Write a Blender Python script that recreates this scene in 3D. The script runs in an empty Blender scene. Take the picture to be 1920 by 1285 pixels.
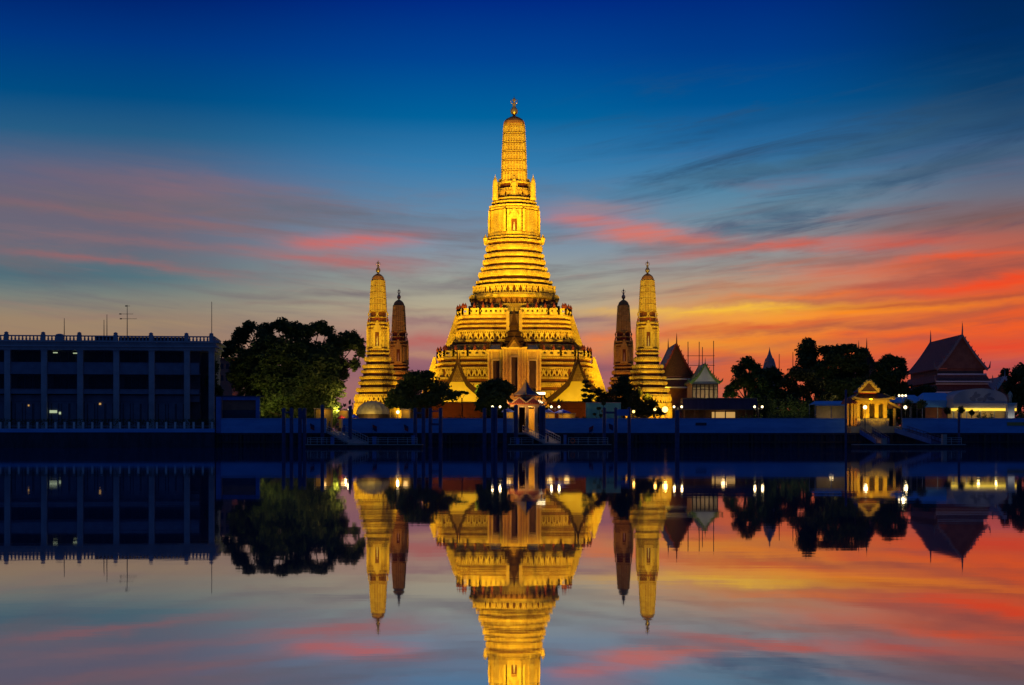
import bpy, bmesh, math, random
from mathutils import Vector, Matrix, noise as mnoise

random.seed(7)
C = bpy.context.scene.collection
SC = bpy.context.scene

# ------------------------------------------------------------------ camera, exposure
F = 2800.0                      # focal length in photo pixels (1920 wide)
CAMZ = 0.45
HOR = 835.3
cam_d = bpy.data.cameras.new("camera")
cam_d.sensor_width = 36.0
cam_d.lens = F / 1920.0 * 36.0
cam_d.shift_y = (HOR - 642.5) / 1920.0
cam_d.clip_start = 0.1
cam_d.clip_end = 6000
cam = bpy.data.objects.new("camera", cam_d)
cam.location = (0, 0, CAMZ)
cam.rotation_euler = (math.radians(90), 0, 0)
C.objects.link(cam)
SC.camera = cam
SC.view_settings.view_transform = 'Standard'
SC.view_settings.look = 'None'
SC.view_settings.exposure = 0.0
SC.view_settings.gamma = 1.0
SC.cycles.max_bounces = 8
SC.cycles.diffuse_bounces = 3
SC.cycles.glossy_bounces = 4
SC.cycles.transparent_max_bounces = 8
SC.cycles.sample_clamp_indirect = 4.0
SC.cycles.use_denoising = True


def s2l(c):
    return tuple((v / 255 / 12.92) if v / 255 <= 0.04045 else ((v / 255 + 0.055) / 1.055) ** 2.4 for v in c) + (1.0,)


def X(px, d): return (px - 960.0) * d / F
def Z(py, d): return CAMZ + (HOR - py) * d / F
def S(d): return d / F


# ------------------------------------------------------------------ world: dusk sky with streaked clouds
class NT:
    def __init__(self, tree):
        self.t = tree; self.n = tree.nodes; self.l = tree.links

    def put(self, sock, v):
        if hasattr(v, 'is_output'): self.l.new(v, sock)
        elif v is not None: sock.default_value = v

    def m(self, op, a, b=None, c=None, clamp=False):
        n = self.n.new('ShaderNodeMath'); n.operation = op; n.use_clamp = clamp
        self.put(n.inputs[0], a)
        if b is not None: self.put(n.inputs[1], b)
        if c is not None: self.put(n.inputs[2], c)
        return n.outputs[0]

    def mix(self, f, a, b, mode='MIX'):
        n = self.n.new('ShaderNodeMix'); n.data_type = 'RGBA'; n.blend_type = mode
        self.put(n.inputs[0], f); self.put(n.inputs[6], a); self.put(n.inputs[7], b)
        return n.outputs[2]

    def sm(self, v, a, b, c=0.0, d=1.0):
        n = self.n.new('ShaderNodeMapRange'); n.interpolation_type = 'SMOOTHSTEP'
        self.put(n.inputs[0], v); n.inputs[1].default_value = a; n.inputs[2].default_value = b
        n.inputs[3].default_value = c; n.inputs[4].default_value = d
        return n.outputs[0]

    def ramp(self, v, stops, interp='EASE'):
        n = self.n.new('ShaderNodeValToRGB'); n.color_ramp.interpolation = interp
        e = n.color_ramp.elements
        while len(e) < len(stops): e.new(0.5)
        for k, (p, col) in enumerate(stops): e[k].position = p
        for k, (p, col) in enumerate(stops): e[k].color = col
        self.put(n.inputs[0], v)
        return n.outputs[0]

    def xyz(self, a, b, c):
        n = self.n.new('ShaderNodeCombineXYZ')
        self.put(n.inputs[0], a); self.put(n.inputs[1], b); self.put(n.inputs[2], c)
        return n.outputs[0]

    def noise(self, vec, scale, detail=4, rough=0.55, dist=0.0, color=False):
        n = self.n.new('ShaderNodeTexNoise')
        if vec is not None: self.l.new(vec, n.inputs['Vector'])
        n.inputs['Scale'].default_value = scale; n.inputs['Detail'].default_value = detail
        n.inputs['Roughness'].default_value = rough; n.inputs['Distortion'].default_value = dist
        return n.outputs[1 if color else 0]


world = bpy.data.worlds.new("World")
SC.world = world
world.use_nodes = True
w = NT(world.node_tree)
w.n.clear()
tc = w.n.new('ShaderNodeTexCoord')
sep = w.n.new('ShaderNodeSeparateXYZ')
w.l.new(tc.outputs['Generated'], sep.inputs[0])
dx, dy, dz = sep.outputs
az = w.m('ARCTAN2', dx, dy)
hyp = w.m('SQRT', w.m('ADD', w.m('MULTIPLY', dx, dx), w.m('MULTIPLY', dy, dy)))
el = w.m('MAXIMUM', w.m('DIVIDE', dz, w.m('MAXIMUM', hyp, 0.05)), 0.0)
t = w.m('DIVIDE', el, 0.30, clamp=True)
def TP(py): return max(0.0, (HOR - py) / F / 0.30)
def st(lst): return [(TP(py), s2l(c)) for py, c in lst]
rL = w.ramp(t, st([(835, (125, 92, 100)), (680, (158, 124, 100)), (610, (156, 132, 106)), (565, (125, 130, 122)), (530, (86, 114, 124)),
                   (470, (104, 104, 120)), (400, (108, 100, 118)), (330, (84, 100, 130)), (270, (38, 92, 132)), (200, (0, 76, 130)), (100, (0, 54, 128)), (0, (0, 30, 108))]), 'LINEAR')
rC = w.ramp(t, st([(835, (150, 88, 98)), (680, (165, 108, 110)), (625, (178, 136, 122)), (580, (182, 168, 140)), (530, (160, 164, 152)), (470, (130, 148, 164)),
                   (400, (98, 138, 170)), (310, (52, 124, 174)), (220, (0, 98, 156)), (110, (0, 68, 146)), (0, (0, 42, 132))]), 'LINEAR')
rM = w.ramp(t, st([(835, (200, 90, 60)), (680, (218, 100, 58)), (640, (238, 128, 48)), (600, (240, 160, 70)), (560, (196, 152, 112)), (500, (150, 152, 148)),
                   (430, (118, 146, 162)), (360, (86, 138, 170)), (290, (44, 112, 164)), (200, (0, 84, 146)), (100, (0, 60, 136)), (0, (0, 42, 126))]), 'LINEAR')
rR = w.ramp(t, st([(835, (176, 76, 70)), (690, (208, 78, 58)), (620, (238, 92, 38)), (560, (238, 90, 42)), (500, (206, 98, 70)), (440, (142, 102, 98)),
                   (390, (112, 112, 126)), (330, (82, 108, 138)), (270, (48, 90, 130)), (200, (6, 64, 110)), (100, (0, 46, 100)), (0, (0, 32, 86))]), 'LINEAR')
base = w.mix(w.sm(az, -0.26, -0.03), rL, rC)
base = w.mix(w.sm(az, 0.02, 0.15), base, rM)
base = w.mix(w.sm(az, 0.15, 0.33), base, rR)
# streaky coordinates that rise away from the vanishing direction of the cloud bands
bend = w.m('MULTIPLY', w.m('SQRT', w.m('ADD', w.m('MULTIPLY', w.m('ADD', az, 0.02), w.m('ADD', az, 0.02)), 0.004)), 0.11)
elv = w.m('SUBTRACT', el, bend)
cv = w.xyz(w.m('MULTIPLY', az, 3.2), w.m('MULTIPLY', elv, 30.0), 0.3)
n1 = w.noise(cv, 1.6, 6, 0.6, 0.5)
cv2 = w.xyz(w.m('MULTIPLY', az, 5.0), w.m('MULTIPLY', elv, 62.0), 4.7)
n2 = w.noise(cv2, 1.3, 7, 0.62, 0.35)
cv3 = w.xyz(w.m('MULTIPLY', az, 9.0), w.m('MULTIPLY', elv, 120.0), 9.1)
n3 = w.noise(cv3, 1.2, 5, 0.6, 0.2)
low = w.m('MULTIPLY', w.m('MAXIMUM', w.m('MULTIPLY', w.sm(el, 0.005, 0.04), w.sm(az, -.05, .06)), w.sm(el, 0.05, 0.11)), w.sm(el, 0.215, 0.12))
warm = w.sm(az, 0.03, 0.22)
shade_col = w.mix(warm, s2l((112, 104, 110)), s2l((142, 78, 76)))
lit_col = w.mix(warm, s2l((176, 116, 108)), s2l((255, 116, 38)))
col = w.mix(w.m('MULTIPLY', w.m('MULTIPLY', w.sm(n1, 0.48, 0.72), low), 0.78), base, shade_col)
col = w.mix(w.m('MULTIPLY', w.m('MULTIPLY', w.sm(n2, 0.52, 0.74), w.m('MULTIPLY', low, w.sm(el, .175, .11))), 0.40), col, lit_col)
col = w.mix(w.m('MULTIPLY', w.m('MULTIPLY', w.sm(n3, 0.5, 0.8), low), 0.5), col, shade_col)
# thin dark wisps climbing to the upper right
cv4 = w.xyz(w.m('MULTIPLY', az, 7.0), w.m('MULTIPLY', w.m('SUBTRACT', el, w.m('MULTIPLY', az, 0.17)), 58.0), 13.3)
n4 = w.noise(cv4, 1.1, 7, 0.64, 0.6)
up_ = w.m('MULTIPLY', w.m('MULTIPLY', w.sm(el, .11, .15), w.sm(el, .27, .20)), w.sm(az, -.02, .14))
col = w.mix(w.m('MULTIPLY', w.m('MULTIPLY', w.sm(n4, .46, .72), up_), .75), col, s2l((44, 76, 108)))
lf_ = w.m('MULTIPLY', w.m('MULTIPLY', w.sm(el, .095, .13), w.sm(el, .197, .150)), w.sm(az, .02, -.12))
n5 = w.noise(w.xyz(w.m('MULTIPLY', az, 6.0), w.m('MULTIPLY', w.m('ADD', el, w.m('MULTIPLY', az, 0.07)), 52.0), 21.0), 1.1, 7, 0.64, 0.5)
col = w.mix(w.m('MULTIPLY', w.m('MULTIPLY', w.sm(n5, .44, .70), lf_), .7), col, s2l((128, 106, 114)))
# individual cloud streaks by direction: azimuth, elevation, sizes, tilt, colour, opacity
warp_n = w.noise(w.xyz(w.m('MULTIPLY', az, 9.0), w.m('MULTIPLY', el, 26.0), 2.2), 1.3, 5, 0.6, 0.3, color=True)
wsep = w.n.new('ShaderNodeSeparateColor'); w.l.new(warp_n, wsep.inputs[0])
waz = w.m('ADD', az, w.m('MULTIPLY', w.m('SUBTRACT', wsep.outputs[0], 0.5), 0.085))
wel = w.m('ADD', el, w.m('MULTIPLY', w.m('SUBTRACT', wsep.outputs[1], 0.5), 0.022))
tex = w.sm(w.m('ADD', w.m('MULTIPLY', n2, 0.6), w.m('MULTIPLY', n3, 0.4)), 0.30, 0.66)
STREAKS = [
    (1740, 262, 300, 50, -.16, (40, 78, 110), .6), (1600, 300, 240, 16, -.2, (54, 90, 118), .6), (1500, 225, 260, 18, -.16, (12, 78, 128), .5), (1820, 330, 200, 14, -.15, (66, 96, 122), .6), (1400, 322, 260, 12, -.17, (66, 106, 134), .7), (1640, 345, 220, 9, -.14, (78, 106, 130), .6),
    (1900, 110, 130, 190, 0, (0, 42, 88), .5), (1500, 390, 160, 10, -.1, (92, 118, 136), .6),
    (330, 356, 170, 18, .02, (146, 106, 116), .6), (100, 350, 150, 22, 0, (112, 98, 120), .6), (660, 400, 210, 9, .08, (96, 106, 122), .7),
    (200, 413, 230, 8, .09, (150, 102, 102), .45), (770, 425, 140, 10, .1, (116, 112, 128), .7),
    (655, 455, 95, 15, -.06, (222, 98, 84), .85), (590, 494, 130, 8, .05, (196, 100, 94), .65), (740, 490, 100, 10, -.05, (170, 104, 106), .6),
    (170, 501, 210, 8, .10, (182, 96, 88), .55), (380, 470, 160, 8, .06, (170, 104, 98), .55), (60, 540, 150, 22, 0, (66, 102, 118), .7),
    (660, 548, 220, 8, -.05, (122, 112, 114), .9), (820, 530, 130, 7, .02, (126, 118, 122), .8), (520, 570, 160, 5, -.02, (140, 124, 116), .8), (760, 585, 190, 6, 0, (150, 128, 118), .55), (250, 600, 140, 7, 0, (140, 114, 108), .5),
    (1120, 388, 100, 14, .04, (176, 128, 124), .7), (1180, 428, 120, 15, .12, (228, 112, 90), .95), (1290, 444, 110, 7, .02, (214, 110, 86), .7),
    (1500, 466, 190, 10, -.06, (228, 92, 64), .95), (1780, 425, 200, 22, -.06, (112, 84, 84), .85), (1700, 470, 160, 8, -.04, (214, 84, 58), .7),
    (1840, 496, 140, 6, -.03, (255, 84, 24), 1.0), (1860, 516, 150, 15, -.02, (120, 76, 76), 1.0), (1560, 500, 170, 9, -.05, (150, 108, 100), .8), (1420, 540, 150, 8, -.04, (182, 128, 96), .8), (1640, 520, 220, 12, -.06, (230, 104, 60), .6),
    (1800, 555, 260, 14, -.05, (255, 88, 22), .95), (1560, 566, 260, 9, -.04, (150, 96, 84), .75), (1480, 560, 120, 7, -.04, (255, 128, 40), .8),
    (1390, 588, 250, 11, -.015, (255, 192, 40), 1.0), (1330, 584, 120, 6, 0, (255, 205, 60), .9), (1660, 592, 240, 14, -.04, (255, 136, 22), .9), (1880, 600, 140, 9, -.03, (170, 78, 60), .7),
    (1480, 618, 300, 7, -.04, (214, 98, 56), 1.0), (1700, 622, 260, 6, -.03, (168, 82, 64), 1.0), (1700, 640, 240, 7, -.03, (255, 96, 30), .9), (1560, 648, 260, 6, -.02, (164, 82, 74), 1.0), (1860, 655, 160, 8, -.02, (232, 70, 40), .9), (1800, 575, 240, 6, -.05, (176, 76, 56), .9), (1850, 545, 140, 7, -.05, (250, 62, 24), .9), (1620, 545, 160, 6, -.05, (176, 92, 76), .8),
    (1330, 650, 180, 12, 0, (250, 160, 46), .8),
    (1080, 607, 150, 11, .0, (132, 94, 112), .95), (1160, 636, 110, 10, -.2, (244, 128, 66), .85), (800, 610, 130, 9, .04, (142, 100, 110), .8),
    (790, 644, 130, 9, 0, (186, 92, 88), .85), (780, 690, 160, 16, 0, (126, 84, 108), .8), (1130, 690, 120, 14, 0, (128, 84, 104), .8), (820, 665, 90, 5, 0, (200, 150, 110), .6),
    (1880, 690, 200, 20, 0, (160, 78, 92), .6),
]
for (cx, cy, rx, ry, tilt, c, op) in STREAKS:
    a = w.m('SUBTRACT', waz, math.atan((cx - 960) / F))
    b = w.m('ADD', w.m('SUBTRACT', wel, (HOR - cy) / F), w.m('MULTIPLY', a, tilt))
    q = w.m('ADD', w.m('POWER', w.m('ABSOLUTE', w.m('MULTIPLY', a, F / rx)), 2.0), w.m('POWER', w.m('ABSOLUTE', w.m('MULTIPLY', b, F / ry)), 2.0))
    k = w.m('MULTIPLY', w.m('EXPONENT', w.m('MULTIPLY', q, -0.8)), w.m('MULTIPLY_ADD', tex, 0.75 * op, 0.25 * op), clamp=True)
    col = w.mix(k, col, s2l(c))
# above the picture and behind the viewer: the dim blue of the eastern dusk
col = w.mix(w.sm(el, 0.30, 0.9), col, (0.018, 0.030, 0.105, 1))
col = w.mix(w.sm(dy, 0.55, -0.1), col, (0.010, 0.032, 0.110, 1))
bg = w.n.new('ShaderNodeBackground'); w.l.new(col, bg.inputs[0]); bg.inputs[1].default_value = 1.0
wo = w.n.new('ShaderNodeOutputWorld'); w.l.new(bg.outputs[0], wo.inputs[0])


# ------------------------------------------------------------------ floodlights of the lit temple (unseen lights, no lamp heads built)
def spot(loc, aim, watts, colr, deg, blend=0.6, rad=0.5):
    l = bpy.data.lights.new("floodlight", 'SPOT')  # this name also covers unseen fill spots added to brighten things
    l.energy = watts; l.color = colr; l.spot_size = math.radians(deg); l.spot_blend = blend; l.shadow_soft_size = rad
    o = bpy.data.objects.new("floodlight", l); C.objects.link(o)
    o.location = loc
    o.rotation_euler = (Vector(aim) - Vector(loc)).to_track_quat('-Z', 'Y').to_euler()
    return o


def point(loc, watts, colr, rad=0.15):
    l = bpy.data.lights.new("lamp_light", 'POINT')
    l.energy = watts; l.color = colr; l.shadow_soft_size = rad
    o = bpy.data.objects.new("lamp_light", l); C.objects.link(o); o.location = loc
    return o


def fill_spot(loc, watts, colr, rad=.3):      # unseen fill spot added above ground, thrown up and away from the river
    return spot(loc, (loc[0], loc[1] + 4, loc[2] + 4.5), watts, colr, 150, .8, rad)


GOLD = (1.0, 0.64, 0.025)
AMBER = (1.0, 0.42, 0.05)
WARM = (1.0, 0.72, 0.32)
KW = 1000.0
FL = 1.32
for sx in (-1, 1):
    spot((sx * 24, 312, 4.2), (0.5, 366, 62), 120 * KW * FL, GOLD, 34)       # spire
    spot((sx * 9.3, 284, 9.0), (0.5, 368, 73), 135 * KW * FL, GOLD, 19)
    spot((sx * 26, 282, 7.0), (sx * 31, 339, 34), 60 * KW * FL, GOLD, 22)
    spot((sx * 30, 318, 4.2), (0.5, 362, 44), 70 * KW * FL, GOLD, 30)        # tower body
    spot((sx * 9, 284, 9.0), (0.5 + sx * 3, 360, 41), 85 * KW * FL, GOLD, 24)   # tower tiers from farther off
    spot((sx * 13, 321, 4.2), (0.5 + sx * 9, 352, 20), 23 * KW * FL, GOLD, 78)   # terraces
    spot((sx * 25, 323, 4.2), (0.5 + sx * 9, 356, 22), 28 * KW * FL, GOLD, 70)
    spot((sx * 31, 316, 4.2), (sx * 31, 339, 30), 20 * KW * FL, GOLD, 38)    # corner towers
    spot((sx * 36, 325, 4.2), (sx * 31, 339, 12), 8 * KW * FL, GOLD, 58)
    spot((sx * 31 - 7, 380, 4.2), (sx * 31, 400, 30), (15 if sx < 0 else 9) * KW, (1.0, .36, .03), 60)    # rear towers, dim
    spot((sx * 42, 341, 4.2), (sx * 15, 369, 28), 75 * KW * FL, GOLD, 36)      # stair flanks seen from the side
    spot((sx * 6, 320, 4.2), (0.5 + sx * 3, 334, 14), 8.5 * KW * FL, AMBER, 100)   # porch shrine
    spot((X(857 if sx < 0 else 1084, 313) + sx * 2.0, 300, 4.0), (X(857 if sx < 0 else 1084, 313), 313, 9.5), 12.0 * KW, (1.0, .72, .04), 62)


# ------------------------------------------------------------------ helpers
def tag(o, label=None, cat=None, group=None, kind=None):
    if label: o['label'] = label
    if cat: o['category'] = cat
    if group: o['group'] = group
    if kind: o['kind'] = kind
    return o


def thing(name, loc, label, cat, group=None, rz=0.0):
    o = bpy.data.objects.new(name, None); C.objects.link(o)
    o.empty_display_size = 0.5
    o.location = loc; o.rotation_euler = (0, 0, rz)
    return tag(o, label, cat, group)


def top_of(o):
    while o.parent: o = o.parent
    return o


class MB:
    """collects faces (in world metres, or local with build(local=True)) and links them as one mesh object"""
    def __init__(self): self.v = []; self.f = []; self.mi = []

    def face(self, pts, mi=0):
        b = len(self.v); self.v.extend([tuple(p) for p in pts]); self.f.append(tuple(range(b, b + len(pts)))); self.mi.append(mi)

    def hexa(self, p, mi=0):   # 8 points: bottom ring 0-3, top ring 4-7
        b = len(self.v); self.v.extend([tuple(q) for q in p])
        for q in ((3, 2, 1, 0), (4, 5, 6, 7), (0, 1, 5, 4), (1, 2, 6, 5), (2, 3, 7, 6), (3, 0, 4, 7)):
            self.f.append(tuple(b + k for k in q)); self.mi.append(mi)

    def box(self, x0, x1, y0, y1, z0, z1, mi=0):
        self.hexa([(x0, y0, z0), (x1, y0, z0), (x1, y1, z0), (x0, y1, z0), (x0, y0, z1), (x1, y0, z1), (x1, y1, z1), (x0, y1, z1)], mi)

    def bar(self, a, b, wx, wz=None, mi=0):   # square bar between two points
        a = Vector(a); b = Vector(b); wz = wz or wx
        d = (b - a).normalized()
        up = Vector((0, 0, 1)) if abs(d.z) < 0.95 else Vector((0, 1, 0))
        s = d.cross(up).normalized(); u = s.cross(d).normalized()
        s *= wx / 2; u *= wz / 2
        self.hexa([a - s - u, a + s - u, b + s - u, b - s - u, a - s + u, a + s + u, b + s + u, b - s + u], mi)

    def tube(self, pts, rads, n=8, mi=0, cap=True):
        rings = []
        pts = [Vector(p) for p in pts]
        for k, p in enumerate(pts):
            d = (pts[min(k + 1, len(pts) - 1)] - pts[max(k - 1, 0)]).normalized()
            up = Vector((0, 0, 1)) if abs(d.z) < 0.9 else Vector((0, 1, 0))
            s = d.cross(up).normalized(); u = s.cross(d).normalized()
            r = rads[k] if isinstance(rads, (list, tuple)) else rads
            rings.append([p + s * r * math.cos(2 * math.pi * j / n) + u * r * math.sin(2 * math.pi * j / n) for j in range(n)])
        self.loft(rings, mi, cap, cap)

    def loft(self, rings, mi=0, cap0=True, cap1=True, mis=None):
        b = len(self.v); n = len(rings[0])
        for r in rings: self.v.extend([tuple(p) for p in r])
        for k in range(len(rings) - 1):
            for j in range(n):
                j2 = (j + 1) % n
                self.f.append((b + k * n + j, b + k * n + j2, b + (k + 1) * n + j2, b + (k + 1) * n + j))
                self.mi.append(mis[k] if mis else mi)
        if cap0: self.f.append(tuple(b + j for j in reversed(range(n)))); self.mi.append(mi)
        if cap1: self.f.append(tuple(b + (len(rings) - 1) * n + j for j in range(n))); self.mi.append(mi)

    def lathe(self, prof, cx, cy, n=16, mi=0, sx=1.0, sy=1.0):    # prof: (r, z)
        self.loft([[(cx + sx * r * math.cos(2 * math.pi * j / n), cy + sy * r * math.sin(2 * math.pi * j / n), z) for j in range(n)] for r, z in prof], mi)

    def prism(self, poly, y0, y1, mi=0):      # poly of (x, z), pushed along y
        n = len(poly); b = len(self.v)
        self.v.extend([(x, y0, z) for x, z in poly] + [(x, y1, z) for x, z in poly])
        self.f.append(tuple(b + j for j in range(n))); self.mi.append(mi)
        self.f.append(tuple(b + n + j for j in reversed(range(n)))); self.mi.append(mi)
        for j in range(n):
            j2 = (j + 1) % n
            self.f.append((b + j, b + n + j, b + n + j2, b + j2)); self.mi.append(mi)

    def ell(self, c, r, n=12, m=8, mi=0):
        self.loft([[(c[0] + r[0] * math.sin(math.pi * (i + .02) / (m + .04)) * math.cos(2 * math.pi * j / n), c[1] + r[1] * math.sin(math.pi * (i + .02) / (m + .04)) * math.sin(2 * math.pi * j / n),
                     c[2] - r[2] * math.cos(math.pi * (i + .02) / (m + .04))) for j in range(n)] for i in range(m + 1)], mi)

    def wedge(self, p0, p1, th, z0, z1, f0=0.0, f1=1.0, mi=0):   # upright slab along the plan segment p0-p1
        a = Vector((p0[0], p0[1])); b = Vector((p1[0], p1[1])); d = b - a
        nrm = Vector((d.y, -d.x)).normalized() * th
        q0 = a + d * f0; q1 = a + d * f1
        self.hexa([(q0.x, q0.y, z0), (q1.x, q1.y, z0), (q1.x - nrm.x, q1.y - nrm.y, z0), (q0.x - nrm.x, q0.y - nrm.y, z0),
                   (q0.x, q0.y, z1), (q1.x, q1.y, z1), (q1.x - nrm.x, q1.y - nrm.y, z1), (q0.x - nrm.x, q0.y - nrm.y, z1)], mi)

    def build(self, name, mats, parent=None, smooth=False, local=False):
        me = bpy.data.meshes.new(name)
        vs = self.v
        if parent is not None and not local:
            o0 = top_of(parent).location
            vs = [(x - o0.x, y - o0.y, z - o0.z) for x, y, z in vs]
        me.from_pydata(vs, [], self.f)
        if not isinstance(mats, (list, tuple)): mats = [mats]
        for m in mats: me.materials.append(m)
        me.polygons.foreach_set('material_index', self.mi)
        bm = bmesh.new(); bm.from_mesh(me); bmesh.ops.recalc_face_normals(bm, faces=bm.faces); bm.to_mesh(me); bm.free()
        if smooth: me.polygons.foreach_set('use_smooth', [True] * len(me.polygons))
        me.update()
        o = bpy.data.objects.new(name, me); C.objects.link(o)
        if parent is not None: o.parent = parent
        return o

    def solo(self, name, mats, label, cat, group=None, smooth=False, base=None):
        """a thing that is one mesh, with its origin at its base"""
        xs = [p[0] for p in self.v]; ys = [p[1] for p in self.v]; zs = [p[2] for p in self.v]
        b = base or ((min(xs) + max(xs)) / 2, (min(ys) + max(ys)) / 2, min(zs))
        self.v = [(x - b[0], y - b[1], z - b[2]) for x, y, z in self.v]
        o = self.build(name, mats, None, smooth); o.location = b
        return tag(o, label, cat, group)


def copy_tree(o, parent=None):
    c = o.copy(); C.objects.link(c); c.parent = parent
    for ch in list(o.children): copy_tree(ch, c)
    return c


# ------------------------------------------------------------------ materials
def new_mat(name):
    m = bpy.data.materials.new(name); m.use_nodes = True
    nt = NT(m.node_tree); nt.n.clear()
    return m, nt


def pm(name, c1, c2=None, scale=1.0, rough=0.7, bump=0.0, metal=0.0, emit=None, estr=0.0, stretch=(1, 1, 1), spec=0.3, fine=None):
    m, t_ = new_mat(name)
    p = t_.n.new('ShaderNodeBsdfPrincipled'); o = t_.n.new('ShaderNodeOutputMaterial'); t_.l.new(p.outputs[0], o.inputs[0])
    tcn = t_.n.new('ShaderNodeTexCoord'); mp = t_.n.new('ShaderNodeMapping'); t_.l.new(tcn.outputs['Object'], mp.inputs[0]); mp.inputs['Scale'].default_value = stretch
    c2 = c2 or tuple(v * 0.7 for v in c1)
    nz = t_.noise(mp.outputs[0], scale, 5, 0.6)
    f = t_.sm(nz, 0.35, 0.65)
    colr = t_.mix(f, tuple(c1) + (1,), tuple(c2) + (1,))
    t_.l.new(colr, p.inputs['Base Color'])
    p.inputs['Roughness'].default_value = rough; p.inputs['Metallic'].default_value = metal
    p.inputs['Specular IOR Level'].default_value = spec
    if bump:
        b = t_.n.new('ShaderNodeBump'); b.inputs['Strength'].default_value = bump; b.inputs['Distance'].default_value = 0.1
        t_.l.new(t_.noise(mp.outputs[0], fine or scale * 4, 4, 0.6), b.inputs['Height']); t_.l.new(b.outputs[0], p.inputs['Normal'])
    if emit:
        p.inputs['Emission Color'].default_value = tuple(emit) + (1,); p.inputs['Emission Strength'].default_value = estr
    return m


def ornament(name, c1, c2, cd, cell=0.45, line=0.16, amount=0.55):
    """stucco set with porcelain: small raised tiles in rows, dark joints, patchy glaze"""
    m, t_ = new_mat(name)
    p = t_.n.new('ShaderNodeBsdfPrincipled'); o = t_.n.new('ShaderNodeOutputMaterial'); t_.l.new(p.outputs[0], o.inputs[0])
    tcn = t_.n.new('ShaderNodeTexCoord'); ge = t_.n.new('ShaderNodeNewGeometry')
    sp = t_.n.new('ShaderNodeSeparateXYZ'); t_.l.new(tcn.outputs['Object'], sp.inputs[0])
    sn = t_.n.new('ShaderNodeSeparateXYZ'); t_.l.new(ge.outputs['Normal'], sn.inputs[0])
    side = t_.m('GREATER_THAN', t_.m('ABSOLUTE', sn.outputs[0]), t_.m('ABSOLUTE', sn.outputs[1]))
    run = t_.m('ADD', t_.m('MULTIPLY', side, sp.outputs[1]), t_.m('MULTIPLY', t_.m('SUBTRACT', 1.0, side), sp.outputs[0]))
    br = t_.n.new('ShaderNodeTexBrick'); t_.l.new(t_.xyz(run, sp.outputs[2], 0.0), br.inputs['Vector'])
    br.inputs['Scale'].default_value = 1.0; br.inputs['Brick Width'].default_value = cell; br.inputs['Row Height'].default_value = cell * 0.9
    br.inputs['Mortar Size'].default_value = cell * line; br.inputs['Mortar Smooth'].default_value = 0.3; br.offset = 0.5
    br.inputs['Color1'].default_value = tuple(c1) + (1,); br.inputs['Color2'].default_value = tuple(c2) + (1,); br.inputs['Mortar'].default_value = tuple(cd) + (1,)
    plain = t_.mix(t_.sm(t_.noise(tcn.outputs['Object'], 0.9, 5, 0.6), .35, .65), tuple(c1) + (1,), tuple(c2) + (1,))
    patch = t_.m('MULTIPLY', t_.sm(t_.noise(tcn.outputs['Object'], 0.5, 3, 0.5), 0.36, 0.56), amount)
    colr = t_.mix(patch, plain, br.outputs[0])
    stain = t_.m('MULTIPLY', t_.sm(t_.noise(t_.xyz(t_.m('MULTIPLY', run, 1.8), t_.m('MULTIPLY', sp.outputs[2], 0.35), 0.0), 1.0, 5, 0.65), 0.52, 0.78), 0.45)
    colr = t_.mix(stain, colr, tuple(cd) + (1,))
    t_.l.new(colr, p.inputs['Base Color']); p.inputs['Roughness'].default_value = 0.5; p.inputs['Specular IOR Level'].default_value = 0.25
    b = t_.n.new('ShaderNodeBump'); b.inputs['Strength'].default_value = 0.6; b.inputs['Distance'].default_value = 0.12
    hgt = t_.m('SUBTRACT', t_.noise(tcn.outputs['Object'], 3.0, 4, 0.6), t_.m('MULTIPLY', br.outputs[1], 0.8))
    t_.l.new(hgt, b.inputs['Height']); t_.l.new(b.outputs[0], p.inputs['Normal'])
    return m


M = {}
M['gold'] = ornament('porcelain_stucco', (.80, .57, .13), (.68, .42, .08), (.24, .075, .02))
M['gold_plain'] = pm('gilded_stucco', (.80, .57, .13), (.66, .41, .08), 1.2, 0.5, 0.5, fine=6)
M['gold_deep'] = pm('deep_gilded_stucco', (.62, .38, .10), (.48, .26, .06), 1.2, 0.5, 0.5, fine=6)  # deeper tone puts the shade between the spire pilasters into the colour
M['gilt_wall'] = pm('gilt_paint', (.78, .52, .11), (.66, .40, .07), 1.2, 0.5, 0.3)
M['barge_grey'] = pm('weathered_bargeboard', (.46, .32, .28), (.34, .22, .2), 3, 0.6, 0.4)
M['shade_trim'] = pm('red_brown_shade_glaze', (.22, .06, .02), (.14, .04, .015), 1.5, 0.5, 0.4)  # partly real red-brown bands, partly recess shade put into the colour
M['cap'] = pm('terracotta_cap', (.62, .28, .08), (.48, .2, .05), 1.5, 0.45)
M['dark'] = pm('dark_recess', (.05, .03, .02), (.03, .02, .015), 2, 0.8)
M['statue'] = pm('pale_statue', (.75, .68, .5), (.6, .5, .35), 3, 0.5)
M['finial_metal'] = pm('gilded_metal', (.6, .45, .25), (.4, .3, .2), 3, 0.35, metal=0.6)
M['dark_barge'] = pm('dark_carved_bargeboard', (.085, .035, .02), (.05, .02, .013), 5, 0.7, 0.6, spec=.1)
M['finial_red'] = pm('dull_red_finial', (.24, .045, .03), (.17, .03, .02), 3, 0.6, 0.3)
M['stair'] = pm('stair_stucco', (.70, .45, .12), (.52, .31, .08), 0.8, 0.6, 0.4)
M['shrine'] = ornament('orange_stucco', (.64, .42, .15), (.5, .3, .09), (.22, .11, .05), 0.5, 0.1, 0.3)
M['tile_blue'] = pm('blue_roof_tile', (.05, .08, .22), (.03, .05, .14), 4, 0.35, 0.4)
M['tile_brown'] = pm('brown_roof_tile', (.13, .055, .035), (.08, .035, .028), 3, 0.45, 0.5)
M['tile_purple'] = pm('plum_roof_tile', (.40, .14, .11), (.30, .10, .08), 2.5, 0.7, 0.5, spec=.1)
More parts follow.
